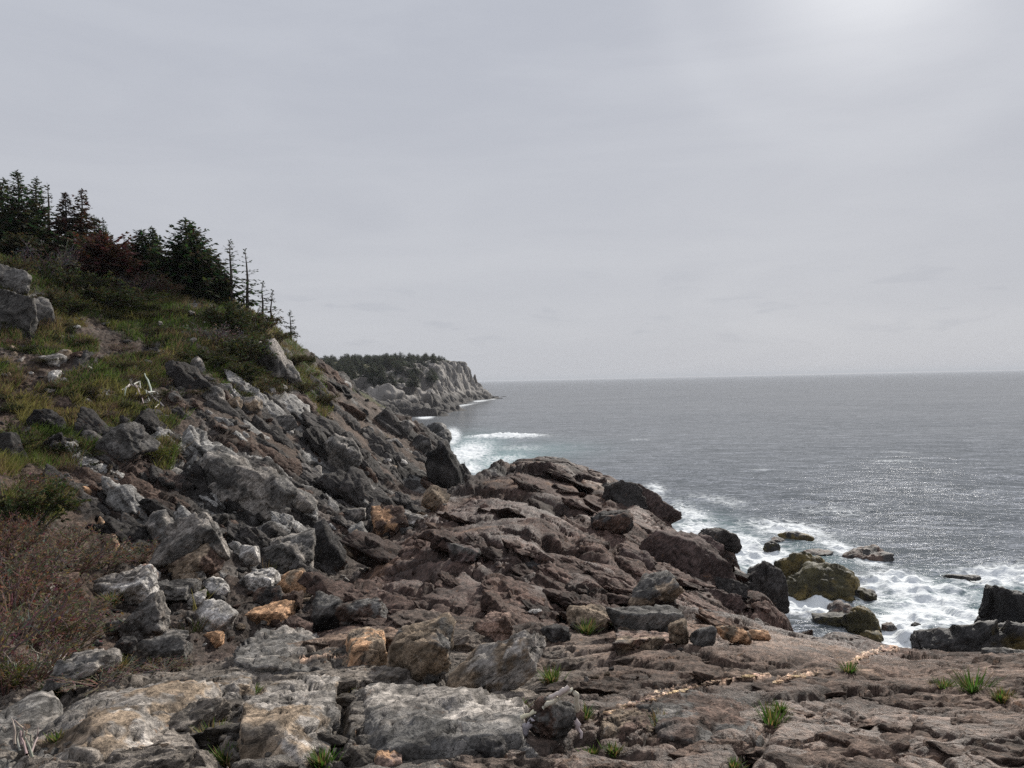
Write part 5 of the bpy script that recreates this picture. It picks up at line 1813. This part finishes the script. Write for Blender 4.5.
nrm = wn('ShaderNodeVectorMath', operation='NORMALIZE')
L(tc, nrm.inputs[0])
L(nrm.outputs[0], dotn.inputs[0])
dotn.inputs[1].default_value = SUN
ang = wmath('ARCCOSINE', dotn.outputs['Value'])
g1 = wmath('EXPONENT', wmath('MULTIPLY', wmath('POWER', wmath('DIVIDE', ang, .115), 2.0), -1.0))
g2 = wmath('EXPONENT', wmath('MULTIPLY', wmath('DIVIDE', ang, .42), -1.0))
halo = wmath('EXPONENT', wmath('MULTIPLY', wmath('POWER', wmath('DIVIDE', wmath('SUBTRACT', ang, HALO_R), .028), 2.0), -1.0))
glow = wmix(1.0, wmix(g1, (0, 0, 0, 1), (3.2, 3.15, 2.95, 1)), wmix(g2, (0, 0, 0, 1), (.12, .12, .11, 1)), 'ADD')
glow = wmix(1.0, glow, wmix(halo, (0, 0, 0, 1), (.3, .3, .28, 1)), 'ADD')
veil = wmix(1.0, veil, glow, 'ADD')
fin = wmix(.985, sky.outputs[0], veil)
L(fin, bg.inputs[0])
bg.inputs[1].default_value = .1

sl = bpy.data.lights.new('sun', 'SUN')
sl.energy = 4.7
sl.angle = math.radians(3)
sl.color = (1, .95, .87)
so = bpy.data.objects.new('sun', sl)
COL.objects.link(so)
_u, _t = ray(900, -75)
so.rotation_euler = (-Vector((_u, 1, _t))).to_track_quat('-Z', 'Y').to_euler()
so.location = (30, 60, 60)

scene.view_settings.view_transform = 'Standard'
scene.view_settings.look = 'None'
scene.view_settings.gamma = 1
scene.view_settings.exposure = 0.08
scene.view_settings.use_curve_mapping = False
scene.cycles.max_bounces = 5
scene.cycles.diffuse_bounces = 3
scene.cycles.sample_clamp_indirect = 4
scene.cycles.use_denoising = False

# thin sea haze
hb = bmesh.new()
bmesh.ops.create_cube(hb, size=1)
for v_ in hb.verts:
    v_.co = Vector((v_.co.x * 180000, v_.co.y * 180000, 29 + v_.co.z * 70))
hme = bpy.data.meshes.new('haze')
hb.to_mesh(hme)
hb.free()
hm_ = bpy.data.materials.new('haze')
hm_.use_nodes = True
ht_ = hm_.node_tree
ht_.nodes.remove(ht_.nodes['Principled BSDF'])
pv = ht_.nodes.new('ShaderNodeVolumePrincipled')
pv.inputs['Color'].default_value = (.78, .82, .88, 1)
pv.inputs['Density'].default_value = .0001
pv.inputs['Anisotropy'].default_value = 0
ht_.links.new(pv.outputs[0], ht_.nodes['Material Output'].inputs['Volume'])
hme.materials.append(hm_)
add('haze', hme, kind='stuff')
scene.cycles.volume_bounces = 0
scene.cycles.sample_clamp_direct = 4
